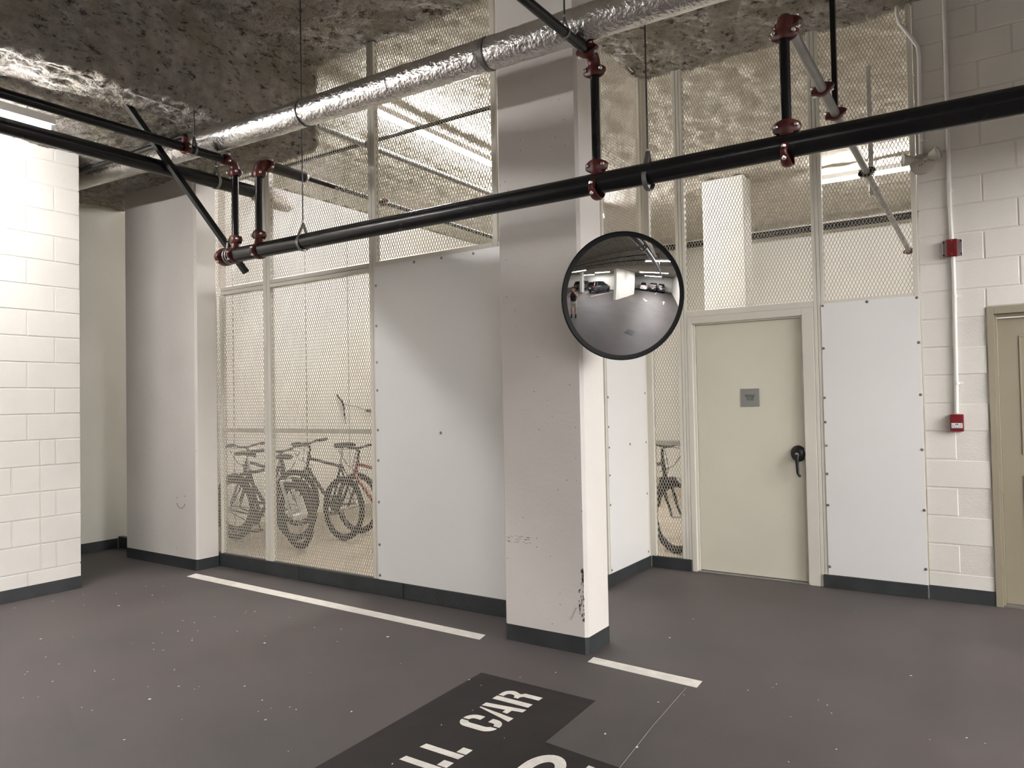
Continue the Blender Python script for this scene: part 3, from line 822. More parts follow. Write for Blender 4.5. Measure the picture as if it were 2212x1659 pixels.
MB().tube([(XD['a'], 3.015, 3.385), (XD['a'], 3.015, 3.41), (XD['a'] - .04, 3.018, 3.417), (-6.6, 3.13, 3.52)], .019, 14).build('side_pipe', M_BLACKPIPE, bA, True)
bB = branch(XD['b'], 3.265, .0275, 1, 'black sprinkler branch passing through the left mesh, second drop', [(XD['b'], YP + .07, 3.265), (XD['b'], 3.85, 3.265)], .041, M_BLACKPIPE)
MB().tube([(XD['b'], 3.82, 3.266), (XD['b'] - .14, 9.0, 3.27)], .020, 14).build('thin_pipe', M_BLACKPIPE, bB, True)
MB().lathe([(.043, 0), (.028, .03)], (XD['b'], 3.84, 3.265), (0, 1, 0), 16).build('reducer', M_GALV, bB, True)
coupling(bB, (XD['b'] - .02, 4.75, 3.267), (0, 1, 0), .020, (1, 0, .2), hh=.02)
bC = branch(XD['c'], 3.279, .0232, -1, 'black sprinkler branch coming overhead in front of the concrete column', [(XD['c'], YP - .07, 3.279), (XD['c'] + .01, -9, 3.279)], .0246, M_BLACKPIPE)
bD = branch(XD['d'], 3.19, .0232, 1, 'grey sprinkler branch running back through the right mesh', [(XD['d'], YP + .07, 3.19), (-.915, 10.05, 3.19)], .0255, M_GREYPIPE)
for y in (4.365, 4.80): coupling(bD, (XD['d'] - .0198 * (y - YP), y, 3.19), (0, 1, 0), .0255, (1, 0, .25), hh=.021)
o = coupling(bD, (XD['d'] - .0198 * (6.2 - YP), 6.2, 3.19), (0, 1, 0), .0255, (1, 0, .25), hh=.028); o.data.materials[0] = M_BLACK
coupling(bD, (XD['d'] - .0198 * (9.95 - YP), 9.95, 3.19), (0, 1, 0), .0255, (1, 0, .25), hh=.028)
for x, lab in ((3.1, 'first'), (4.4, 'second')):
    e = empty('sprinkler_branch', (x, YP, zP1(.1))); tag(e, 'short red-capped sprinkler drop reflected in the mirror, %s from the column' % lab, 'pipe')
    zz = zP1(.1) - .05
    MB().cyl((x, YP, zz + .05), (x, YP, 3.5), .0245, 14).build('drop_pipe', M_BLACKPIPE, e, True)
    coupling(e, (x, YP, zz + .14), (0, 0, 1), .0245, (1, .1, 0)); coupling(e, (x, YP, 3.45), (0, 0, 1), .0245, (1, .1, 0))
    MB().cyl((x, YP, 3.5), (x, -5, 3.5), .0245, 14).build('run_pipe', M_BLACKPIPE, e, True)
# second large pipe under the soffit
p2 = empty('sprinkler_pipe', (-5.17, 2.0, 3.26)); tag(p2, 'thick black pipe under the soffit, ending just before the left mesh', 'pipe')
MB().tube([(-5.19, -9, 3.256), (-5.157, 3.83, 3.262)], .053, 28).build('pipe', M_BLACKPIPE, p2, True)
lump = MB().tube([(-5.595, 4.19, 3.41), (-5.59, 4.26, 3.40), (-5.585, 4.42, 3.385), (-5.58, 4.55, 3.37), (-5.58, 4.6, 3.365)], [.07, .085, .083, .07, .03], 20)
tag(lump.build('insulation_sleeve', M_SPRAY_L, None, True, off=(-5.59, 4.4, 3.3)), 'lumpy insulated pipe end hanging just behind the left mesh', 'insulation')

def strap_loop(m, axis, c, r, width, apex, th=.004):
    """tear-drop strap around a pipe, apex above"""
    c = Vector(c); ax = Vector(axis).normalized(); sd = ax.cross(Vector((0, 0, 1))).normalized()
    pts = [(0, apex)] + [((r + th) * math.cos(R(a)), (r + th) * math.sin(R(a))) for a in range(45, -230, -15)] + [(0, apex)]
    pts2 = [(0, apex - .012)] + [(r * math.cos(R(a)), r * math.sin(R(a))) for a in range(45, -230, -15)] + [(0, apex - .012)]
    V = []; n = len(pts)
    for (a, b), (a2, b2) in zip(pts, pts2):
        for s_ in (-.5, .5):
            V.append(tuple(c + sd * a + Vector((0, 0, b)) + ax * (s_ * width)))
            V.append(tuple(c + sd * a2 + Vector((0, 0, b2)) + ax * (s_ * width)))
    F = []
    for i in range(n - 1):
        a, b = i * 4, i * 4 + 4
        F += [(a, a + 2, b + 2, b), (a + 1, b + 1, b + 3, a + 3), (a, b, b + 1, a + 1), (a + 2, a + 3, b + 3, b + 2)]
    return m.add(V, F)
def hanger(c, axis, r, ztop, label, width=.024, apex=.14, rr=.0045):
    e = empty('pipe_hanger', (c[0], c[1], c[2])); tag(e, label, 'hanger', 'pipe hangers')
    strap_loop(MB(), axis, c, r + .001, width, apex).build('strap', M_GREYPIPE, e, True)
    MB().cyl((c[0], c[1], c[2] + apex - .02), (c[0], c[1], ztop), rr, 8).build('rod', M_ROD, e, True)
    MB().lathe([(.011, 0), (.011, .01)], (c[0], c[1], c[2] + apex), (0, 0, 1), 6).build('nut', M_CHROME, e)
    return e
hanger((-4.041, YP, zP1(-4.041)), (1, 0, 0), RP1, ZC, 'long thin rod hanger on the main left of the laminate panel')
hanger((-1.455, YP, zP1(-1.455)), (1, 0, 0), RP1, ZC, 'rod hanger on the main directly above the convex mirror')
hanger((-5.158, 3.5, 3.262), (0, 1, 0), .053, ZS, 'strap hanger on the thick pipe below the soffit', apex=.12)
hanger((XD['a'], 3.085, 3.327), (0, 1, 0), .032, ZS, 'strap hanger on the leftmost sprinkler branch', width=.018, apex=.1)
hanger((XD['c'], 3.11, 3.279), (0, 1, 0), .0246, ZC, 'ring hanger on the branch in front of the foil pipe', width=.014, apex=.075)
# diagonal sway brace
br_ = empty('sway_brace', (-5.0, 3.2, 3.0)); tag(br_, 'black diagonal sway brace from soffit down to the main', 'brace')
a_, b_ = Vector((-5.135, 2.78, 3.64)), Vector((-4.905, 3.585, 2.52))
dv = (b_ - a_).normalized(); sx = Vector((1, 0, 0)); sx = (sx - dv * sx.dot(dv)).normalized(); sn = dv.cross(sx)
V = []
for p in (a_, b_):
    for i, j in ((-1, -1), (1, -1), (1, 1), (-1, 1)): V.append(tuple(p + sx * i * .0195 + sn * j * .0195))
MB().add(V, [(0, 1, 2, 3), (7, 6, 5, 4), (0, 4, 5, 1), (1, 5, 6, 2), (2, 6, 7, 3), (3, 7, 4, 0)]).build('channel', M_BLACKPIPE, br_)
MB().tube([(-4.87 + i * .004, YP - .03, zP1(-4.86) + RP1 + .004 + .02 * i) for i in range(3)], .006, 6).build('clip', M_GALV, br_)
e = single(MB().box(-.828, -.798, 4.79, 4.83, 3.21, ZC, .003), 'strut', M_BLACKPIPE, 'black vertical strut carrying the grey branch pipe at the right', 'strut')

# foil-jacketed pipe
def foil():
    n, seg = 620, 56
    xs = np.linspace(-7.84, 2.6, n)
    V = np.zeros((n, seg, 3))
    zc = 3.434 + (xs + 4.11) * (-.0215) + np.where(xs < -4.11, (xs + 4.11) * -.018, 0)
    A = np.linspace(0, 2 * math.pi, seg, endpoint=False)
    X, AA = np.meshgrid(xs, A, indexing='ij')
    P = np.stack([X.ravel() * 5, np.cos(AA.ravel()) * 1.6, np.sin(AA.ravel()) * 1.6], 1)
    wr = .0060 * fbm(P * np.array([1.6, 1, 1]), 3) - .0080 * np.abs(fbm(P * np.array([3.2, 1.4, 1.4]) + 9, 3)) * (1.5 + 2 * perlin(P * .35))
    rad = .0893 + wr.reshape(n, seg)
    for bx in (-2.32, -3.83, -5.3): rad -= (.006 * np.exp(-((xs - bx) / .02) ** 2))[:, None]
    V[:, :, 0] = X; V[:, :, 1] = 3.27 + rad * np.cos(AA); V[:, :, 2] = zc[:, None] + rad * np.sin(AA)
    idx = np.arange(n * seg).reshape(n, seg); nx = np.roll(idx, -1, 1)
    F = np.stack([idx[:-1], nx[:-1], nx[1:], idx[1:]], -1).reshape(-1, 4)
    e = empty('foil_pipe', (-2.6, 3.27, 3.4)); tag(e, 'silver foil-jacketed pipe with wrinkled wrap under the ceiling', 'pipe')
    MB().add(V.reshape(-1, 3), F.tolist()).build('jacket', M_FOIL, e, True)
    for bx, w_, mt in ((-2.32, .027, M_BAND), (-3.83, .006, M_BAND), (-3.02, .004, M_FOIL), (.4, .027, M_BAND)):
        z_ = 3.434 + (bx + 4.11) * -.0215
        MB().lathe([(.0885, -w_ / 2), (.0915, -w_ / 2), (.0915, w_ / 2), (.0885, w_ / 2)], (bx, 3.27, z_), (1, 0, 0), 40).build('band', mt, e, True)
foil()

# ------------------------------------------------------------------ light fixtures
def fixture(label, p0, p1, key, group='fluorescent batten lights', rods=None, hood=False):
    p0, p1 = Vector(p0), Vector(p1); c = (p0 + p1) / 2
    e = empty('batten_light', c); tag(e, label, 'light', group)
    d = (p1 - p0); ln = d.length; d.normalize(); s_ = d.cross(Vector((0, 0, 1)))
    def bx(a, b, w, z0, z1, nm, mt):
        V = []
        for p in (p0 + d * a, p0 + d * b):
            for i, z in ((-1, z0), (1, z0), (1, z1), (-1, z1)): V.append(tuple(p + s_ * i * w + Vector((0, 0, z))))
        return MB().add(V, [(0, 1, 2, 3), (7, 6, 5, 4), (0, 4, 5, 1), (1, 5, 6, 2), (2, 6, 7, 3), (3, 7, 4, 0)]).build(nm, mt, e)
    hw = .042 if hood else (.040 if key == 'near_wall' else .022)
    bx(-.01, ln + .01, hw, .030, .085, 'housing', M_COND)
    for a in (-.01, ln - .012): bx(a, a + .022, .022, -.022, .03, 'lamp_holder', M_COND)
    if hood:
        V = []
        for p in (p0 - d * .012, p0 + d * (ln + .012)):
            for i, z in ((-.13, -.012), (-.06, .075), (.06, .075), (.13, -.012), (.127, -.012), (.058, .071), (-.058, .071), (-.127, -.012)): V.append(tuple(p + s_ * i + Vector((0, 0, z))))
        MB().add(V, [(k, (k + 1) % 8, 8 + (k + 1) % 8, 8 + k) for k in range(8)] + [(0, 1, 6, 7), (1, 2, 5, 6), (2, 3, 4, 5), (8, 15, 14, 9), (9, 14, 13, 10), (10, 13, 12, 11)]).build('reflector', M_COND, e)
    nseg = max(1, round(ln / 1.22))
    for i in range(nseg):
        a, b = ln * i / nseg + .014, ln * (i + 1) / nseg - .014
        MB().tube([p0 + d * a, p0 + d * b], .0165, 12).build('tube_lamp', LAMP[key], e, True)
    if rods:
        for a in (.15, ln - .15):
            q = p0 + d * a; MB().cyl(q + Vector((0, 0, .08)), (q.x, q.y, rods), .005, 6).build('rod', M_GALV, e)
    return e
LAMP = {k: emit('tube_glow_' + k, TUBE_COL, v) for k, v in PWR.items()}
fixture('lit batten light against the soffit at the left edge', (-5.39, -.06, 3.40), (-5.39, 2.39, 3.40), 'near_wall', rods=ZS)
fixture('added batten fill light beyond the mirror light, over the floor arrows', (8.0, .6, 2.95), (8.0, 4.2, 2.95), 'bay_fill', rods=3.15, hood=True)  # added fill lamp, brightens surfaces facing the parking side
fixture('added batten fill light, unseen behind and left of the photographer', (-2.2, -4.8, 3.1), (-2.2, -1.2, 3.1), 'behind', rods=ZC - .02, hood=True)  # added out-of-view lamp that lifts the general light level
fixture('lit batten light inside the bicycle room left of the column', (-4.72, 4.72, 4.15), (-4.80, 9.6, 4.15), 'bikes_near')
fixture('lit batten light inside the bicycle room behind the right mesh', (-1.9, 9.8, 4.15), (.6, 9.9, 4.15), 'bikes_far')
fixture('long batten light nearest the convex mirror, seen in its reflection', (2.9, 2.6, 3.1), (2.9, 5.05, 3.1), 'right_bay', rods=ZC, hood=True)
for i, (a, b, lab) in enumerate((((3.4, -6.9, 2.95), (3.4, -3.3, 2.95), 'batten light behind the photographer, reflected in the mirror'),
                 ((6.45, -5.1, 2.9), (6.45, -2.7, 2.9), 'batten light above the dark hatchback, reflected in the mirror'),
                 ((14.8, -.5, 2.9), (14.8, 3.1, 2.9), 'batten light above the far parked cars, reflected in the mirror'),
                 ((9.5, -12, 2.9), (9.5, -8.6, 2.9), 'batten light deep in the parking bay beyond the pillar'))):
    fixture(lab, a, b, 'park_near' if i == 0 else 'parking', rods=ZC - .02 if a[0] < 4.6 else 3.15, hood=True)

# ------------------------------------------------------------------ convex mirror
mc = Vector((-1.689, 3.60, 2.026)); mn_ = Vector((.69328, -.70077, -.16822)).normalized(); mr, mR = .3447, 1.096
mir = empty('convex_mirror', mc); tag(mir, 'round convex safety mirror with black rim on the concrete column', 'mirror')
th = math.asin((mr - .008) / mR); zc_ = mR * math.cos(th)
MB().lathe([(mR * math.sin(th * i / 20), mR * math.cos(th * i / 20) - zc_) for i in range(20, 0, -1)] + [(.0005, mR - zc_)], mc, mn_, 72).build('mirror_dome', M_MIRROR, mir, True)
M_RIM = pbr('black_rubber_rim', (.004, .004, .004), .6, spec=.2)
MB().lathe([(mr - .011, .006), (mr - .004, .010), (mr, .006), (mr + .001, -.004), (mr - .004, -.016), (mr - .03, -.02), (.001, -.022)], mc, mn_, 72).build('rim', M_RIM, mir, True)
back = mc - mn_ * .02
MB().tube([back, back - mn_ * .06, (-2.02, 3.84, 2.16)], .012, 10).build('bracket_arm', M_GALV, mir, True)
MB().box(-2.038, -2.03, 3.79, 3.89, 2.08, 2.24, .002).build('bracket_plate', M_GALV, mir)

# ------------------------------------------------------------------ devices on the right wall
def conduit(path, label, clips=()):
    e = empty('conduit', path[-1]); tag(e, label, 'conduit')
    MB().tube(path, .0135, 14).build('tube', M_COND, e, True)
    for x, z in clips:
        MB().lathe([(.0165, -.01), (.0165, .01)], (x, D - .018, z), (0, 0, 1), 14).box(x + .014, x + .04, D - .006, D, z - .01, z + .01, .001).build('clip', M_COND, e, True)
    return e
yc = D - .018
conduit([(-.283, yc, ZC), (-.286, yc, 3.4), (-.290, yc, 2.8), (-.285, yc, 2.56)], 'white conduit rising from the red horn up the block wall', ((-.288, 2.908),))
conduit([(-.28, yc, 2.44), (-.28, yc, 2.1), (-.285, yc, 1.6), (-.290, yc, 1.33)], 'white conduit between the red horn and the red pull station', ((-.279, 2.155), (-.283, 1.541)))
conduit([(-.583, yc, 4.36), (-.583, yc, 4.27), (-.568, yc, 4.20), (-.49, yc, 4.06), (-.456, yc, 3.99), (-.45, yc, 3.92), (-.455, yc, 3.5), (-.458, yc, 3.19)], 'bent white conduit running up from the twin emergency lamp', ((-.453, 3.3),))
# horn
hn = empty('fire_alarm_horn', (-.285, D, 2.437)); tag(hn, 'small red fire alarm horn on grey back plate, between two conduits', 'alarm')
MB().box(-.345, -.222, D - .006, D, 2.44, 2.56, .012).build('back_plate', M_GALV, hn)
MB().box(-.318, -.25, D - .05, D - .006, 2.436, 2.558, .004).build('housing', M_ALARM, hn)
MB().box(-.306, -.262, D - .0525, D - .05, 2.487, 2.524, .001).build('grille', M_ALARM, hn)
for i in range(4): MB().box(-.304, -.264, D - .0535, D - .0525, 2.490 + i * .009, 2.493 + i * .009).build('slat', M_DARKTXT, hn)
for z in (2.545, 2.452): bolt(hn, (-.284, D - .05, z), (0, -1, 0), .0035)
for x in (-.337, -.23):
    for z in (2.455, 2.545): MB().lathe([(.006, 0), (.006, .001)], (x, D - .0062, z), (0, -1, 0), 10).build('slot', M_DARKTXT, hn)
# pull station
ps = empty('fire_pull_station', (-.288, D, 1.203)); tag(ps, 'red manual fire pull station with white label below the conduit', 'alarm')
MB().box(-.330, -.247, D - .052, D, 1.203, 1.322, .003).build('housing', M_ALARM, ps)
MB().box(-.324, -.253, D - .056, D - .052, 1.262, 1.316, .002).build('cover', M_ALARM, ps)
MB().box(-.3225, -.2545, D - .060, D - .052, 1.226, 1.262, .002).build('pull_bar', M_LABEL, ps)
for t, x, z, s_ in (('PULL', -.312, 1.256, .0085), ('TIREZ', -.266, 1.256, .0085), ('FIRE', -.309, 1.240, .012), ('FEU', -.266, 1.240, .012), ('IN CASE', -.289, 1.2305, .006)):
    pass
text_mesh('FIRE', .0115, 'lettering', M_DARKTXT, ps, (-.310, D - .0602, 1.240), (1, 0, 0), (0, 0, 1), .0004)
text_mesh('FEU', .0115, 'lettering', M_DARKTXT, ps, (-.267, D - .0602, 1.240), (1, 0, 0), (0, 0, 1), .0004)
MB().prism([(-.0115, 0), (0, .008), (.0115, 0), (0, -.008)], .0006, lambda a, b, w: (-.289 + a, D - .0602 - w, 1.2525 + b)).build('emblem', M_DARKTXT, ps)
MB().prism([(.0035 * math.cos(a), .0035 * math.sin(a)) for a in np.linspace(0, 6.283, 13)[:-1]], .0004, lambda a, b, w: (-.289 + a, D - .0610 - w, 1.2525 + b)).build('emblem_dot', M_LABEL, ps)
for x in (-.314, -.264): MB().box(x - .008, x + .008, D - .0604, D - .06, 1.2525, 1.2545).build('print_line', M_DARKTXT, ps)
MB().box(-.303, -.275, D - .0604, D - .06, 1.2295, 1.2312).build('print_line', M_DARKTXT, ps)
# twin emergency lamp
el = empty('emergency_lamp', (-.455, D, 3.12)); tag(el, 'cream twin-head emergency lamp beside the right mesh', 'light')
M_EL = pbr('cream_lamp_plastic', (0.44, 0.41, 0.35), 0.5)
MB().lathe([(.078, 0), (.078, .012), (.07, .03), (.045, .04), (.001, .042)], (-.455, D, 3.135), (0, -1, 0), 28).build('canopy', M_EL, el, True)
for s_ in (-1, 1):
    base_ = Vector((-.455 + s_ * .035, D - .04, 3.165)); ax_ = Vector((s_ * .80, -.30, .02 if s_ < 0 else .16)).normalized()
    MB().tube([base_ - ax_ * .02, base_ + ax_ * .03], [.016, .018], 12).build('swivel', M_EL, el, True)
    MB().lathe([(.018, .0), (.03, .015), (.044, .055), (.046, .068), (.041, .07), (.026, .05)], base_ + ax_ * .015, ax_, 20).build('lamp_head', M_EL, el, True)
    MB().lathe([(.042, .064), (.001, .07)], base_ + ax_ * .015, ax_, 20).build('lens', pbr('lamp_lens', (.6, .6, .58), .1), el, True)
for x, z in ((-.43, 3.14), (-.452, 3.122), (-.466, 3.118)): MB().lathe([(.004, 0), (.004, .001)], (x, D - .041, z), (0, -1, 0), 8).build('screw', M_DARKTXT, el)

# ------------------------------------------------------------------ bicycle room pipes
def rm_pipe(a, b, r, mat, label):
    return single(MB().tube([a, b], r, 14), 'ceiling_pipe', mat, label, 'pipe', smooth=True)
rm_pipe((-6.9, 4.84, 3.9), (-2.7, 4.9, 3.9), .018, M_BLACKPIPE, 'thin dark pipe crossing behind the left mesh near its top')
rm_pipe((-4.89, 4.3, 3.9), (-4.95, 12.6, 3.9), .03, M_GREYPIPE, 'grey pipe receding behind the left mesh below the light')
rm_pipe((-7.6, 12.6, 4.215), (2.8, 12.6, 4.17), .055, M_BLACKPIPE, 'black pipe along the top of the bicycle room back wall')
single(MB().box(-.93, -.89, 6.98, 7.02, 3.2, ZC, .003), 'strut', M_GALV, 'dark strut hanging inside the bicycle room at the right', 'strut')
rm_pipe((-5.6, 8.0, 3.35), (-5.6, 8.0, 4.35), .008, M_BLACKPIPE, 'thin vertical rod behind the mesh beside the column')
single(MB().tube([(-.68, 8.2, 2.6), (-.68, 8.2, 4.3)], .014, 10), 'conduit', M_COND, 'white vertical conduit inside the bicycle room at far right', 'conduit', smooth=True)

# ------------------------------------------------------------------ bicycles
def bicycle(label, loc, rz, frame_m, fork_m, steer=0.0, step=False, flat=True, seat_h=.95, fender=False):
    e = empty('bicycle', (0, 0, 0)); tag(e, label, 'bicycle', 'bicycles in the bicycle room')
    r = .345; ra = Vector((0, 0, r)); fa = Vector((1.05, 0, r)); bb = Vector((.43, 0, .29))
    hb = Vector((.865, 0, .70)); ht = Vector((.815, 0, .86)); sc = Vector((.275, 0, .78 if not step else .70))
    Ms = Matrix.Translation(hb) @ Matrix.Rotation(steer, 4, (ht - hb).normalized()) @ Matrix.Translation(-hb)
    f = MB()
    f.tube([bb, sc], .017, 12); f.tube([hb, ht], .021, 12)
    f.tube([hb + Vector((0, 0, .02)), bb], .021, 12)
    f.tube([ht - Vector((0, 0, .03)), sc - Vector((0, 0, .03)) if not step else Vector((.34, 0, .52))], .018, 12)
    for s_ in (-1, 1):
        f.tube([bb + Vector((0, s_ * .03, 0)), ra + Vector((0, s_ * .06, 0))], .010, 8)
        f.tube([sc + Vector((0, s_ * .015, -.02)), ra + Vector((0, s_ * .06, 0))], .008, 8)
    f.build('frame', frame_m, e, True)
    MB().tube([sc - Vector((-.01, 0, .03)), (.235, 0, seat_h - .03)], .0135, 10).build('seat_post', M_SILVER, e, True)
    sd = MB(); V = []; F = []
    st = [(-.13, .075, .0), (-.09, .085, .012), (-.02, .07, .008), (.05, .035, .0), (.11, .022, -.004), (.14, .012, -.012)]
    for x, w, z in st:
        for a in range(10):
            an = 2 * math.pi * a / 10
            V.append((.235 + x, w * math.cos(an), seat_h + z + .025 * math.sin(an)))
    for i in range(len(st) - 1):
        for a in range(10): F.append((i * 10 + a, i * 10 + (a + 1) % 10, (i + 1) * 10 + (a + 1) % 10, (i + 1) * 10 + a))
    F += [tuple(range(10)), tuple(50 + a for a in range(10))]
    sd.add(V, F).build('saddle', M_BLACK, e, True)
    def T(p): return tuple(Ms @ Vector(p))
    fk = MB()
    for s_ in (-1, 1): fk.tube([T(hb + Vector((0, s_ * .055, -.02))), T(Vector((.95, s_ * .055, .52))), T(fa + Vector((0, s_ * .055, 0)))], [.017, .016, .010], 10)
    fk.tube([T(hb + Vector((0, -.06, -.015))), T(hb + Vector((0, .06, -.015)))], .018, 10)
    fk.build('fork', fork_m, e, True)
    hs = MB().tube([T(ht), T(Vector((.80, 0, .97))), T(Vector((.86, 0, 1.0)))], .015, 10)
    hs.build('stem', M_BLACK, e, True)
    bar = [(.80, -.30, 1.03), (.83, -.16, 1.03), (.86, -.06, 1.0), (.86, .06, 1.0), (.83, .16, 1.03), (.80, .30, 1.03)]
    hbm = MB().tube([T(p) for p in bar], .0125, 10).build('handlebar', M_BLACK, e, True)
    for s_ in (-1, 1):
        MB().tube([T((.803, s_ * .18, 1.03)), T((.795, s_ * .31, 1.03))], .0185, 10).build('grip', M_RUBBER, hbm, True)
        MB().tube([T((.84, s_ * .16, 1.02)), T((.89, s_ * .18, 1.0)), T((.88, s_ * .26, .99))], .006, 6).build('brake_lever', M_SILVER, hbm, True)
    MB().tube([T((.86, -.05, 1.0)), T((.97, -.1, .95)), T((.95, -.04, .8)), T((.88, 0, .62))], .0035, 6).tube([T((.86, .05, 1.0)), T((.99, .12, .98)), T((.93, .05, .82)), T((.75, .02, .74))], .0035, 6).build('cable', M_BLACK, e, True)
    for c, fr_, in ((ra, False), (fa, True)):
        X = (lambda p: T(p)) if fr_ else (lambda p: tuple(p))
        ang = np.linspace(0, 2 * math.pi, 41)[:-1]
        w = MB().tube([X(c + Vector((math.cos(a) * (r - .028), 0, math.sin(a) * (r - .028)))) for a in ang], .028, 8, closed=True).build('wheel', M_RUBBER, e, True)
        MB().tube([X(c + Vector((math.cos(a) * (r - .060), 0, math.sin(a) * (r - .060)))) for a in ang], .011, 6, closed=True).build('rim', M_BLACK, w, True)
        sp = MB()
        for k in range(28):
            a = 2 * math.pi * k / 28; s_ = .025 if k % 2 else -.025
            sp.tube([X(c + Vector((math.cos(a + .3) * .02, s_, math.sin(a + .3) * .02))), X(c + Vector((math.cos(a) * (r - .05), 0, math.sin(a) * (r - .05))))], .0012, 3, caps=False)
        sp.build('spokes', M_SILVER, w)
        MB().tube([X(c + Vector((0, -.05, 0))), X(c + Vector((0, .05, 0)))], .018, 10).build('hub', M_SILVER, w, True)
    if fender:
        MB().tube([tuple(fa + Vector((math.cos(a) * (r + .015), 0, math.sin(a) * (r + .015)))) for a in np.linspace(.7, 3.0, 14)], .02, 6).build('mudguard', M_BLACK, e, True)
    ck = MB().lathe([(.09, -.004), (.09, .004)], (bb.x, -.05, bb.z), (0, 1, 0), 26).tube([(bb.x, -.06, bb.z), (bb.x + .12, -.07, bb.z - .12)], .009, 6).tube([(bb.x, .06, bb.z), (bb.x - .12, .07, bb.z + .12)], .009, 6).tube([(bb.x, -.06, bb.z), (bb.x, .06, bb.z)], .016, 10).build('crank', M_BLACK, e, True)
    MB().box(bb.x + .07, bb.x + .17, -.17, -.08, bb.z - .135, bb.z - .11, .004).build('pedal', M_BLACK, ck)
    MB().box(bb.x - .17, bb.x - .07, .08, .17, bb.z + .11, bb.z + .135, .004).build('pedal', M_BLACK, ck)
    MB().tube([(bb.x, -.05, bb.z + .09), (0, -.05, r + .035)], .005, 5).tube([(bb.x, -.05, bb.z - .09), (0, -.05, r - .035)], .005, 5).build('chain', M_BLACK, e)
    MB().lathe([(.045, -.012), (.045, .012)], (0, -.05, r), (0, 1, 0), 18).build('sprocket', M_SILVER, e)
    e.location = loc; e.rotation_euler = (0, 0, rz)
    return e
BK = pbr('bike_black_paint', (.008, .008, .009), .4, spec=.35); BK2 = pbr('bike_dark_red_paint', (.16, .02, .015), .35)
BW = pbr('bike_white_paint', (.62, .61, .58), .35)
zf = .0045
# C: facing +x, front wheel at (-6.04, 5.0)
bicycle('dark bicycle nearest the left mesh with silver fork, facing right', (-7.09, 5.0, zf), 0, BK, M_SILVER, steer=R(-14))
# B: facing -x, behind
bicycle('black mountain bicycle in the middle with its saddle in full view', (-6.15, 5.95, zf), R(180), BK, BK, steer=R(10), seat_h=1.0)
# D: red, facing -x, front wheel at (-6.0, 5.56)
bicycle('dark red bicycle partly hidden by the white laminate panel', (-4.93, 5.56, zf), R(180), BK2, BK, steer=R(-6))
bicycle('dark bicycle furthest left behind the mesh, next to the wide column', (-6.45, 5.3, zf), R(180), BK, BK, steer=R(0), seat_h=.9)
bicycle('black bicycle seen through the narrow mesh strip left of the door', (-3.42, 7.35, zf), R(-42), BK, BK, steer=R(15), fender=True, seat_h=.9)
# hooks and cable on the wall behind
hk = empty('wall_hook', (XB, 7.3, 1.4)); tag(hk, 'dark cable and hooks hanging on the wall above the bicycles', 'hook')
MB().tube([(XB + .02, 7.2, 1.62), (XB + .05, 7.28, 1.5), (XB + .04, 7.32, 1.38), (XB + .05, 7.33, 1.2)], [.008, .018, .012, .005], 8).build('hook', M_BLACK, hk, True)
MB().tube([(XB + .02, 7.76, 1.38), (XB + .06, 7.8, 1.36), (XB + .05, 7.95, 1.34), (XB + .03, 7.9, 1.38), (XB + .03, 7.76, 1.39)], .011, 8).build('hook', M_BLACK, hk, True)
MB().tube([(XB + .03, 7.3, 1.48), (XB + .03, 7.55, 1.44), (XB + .03, 7.78, 1.38)], .004, 6).build('cable', M_BLACK, hk, True)

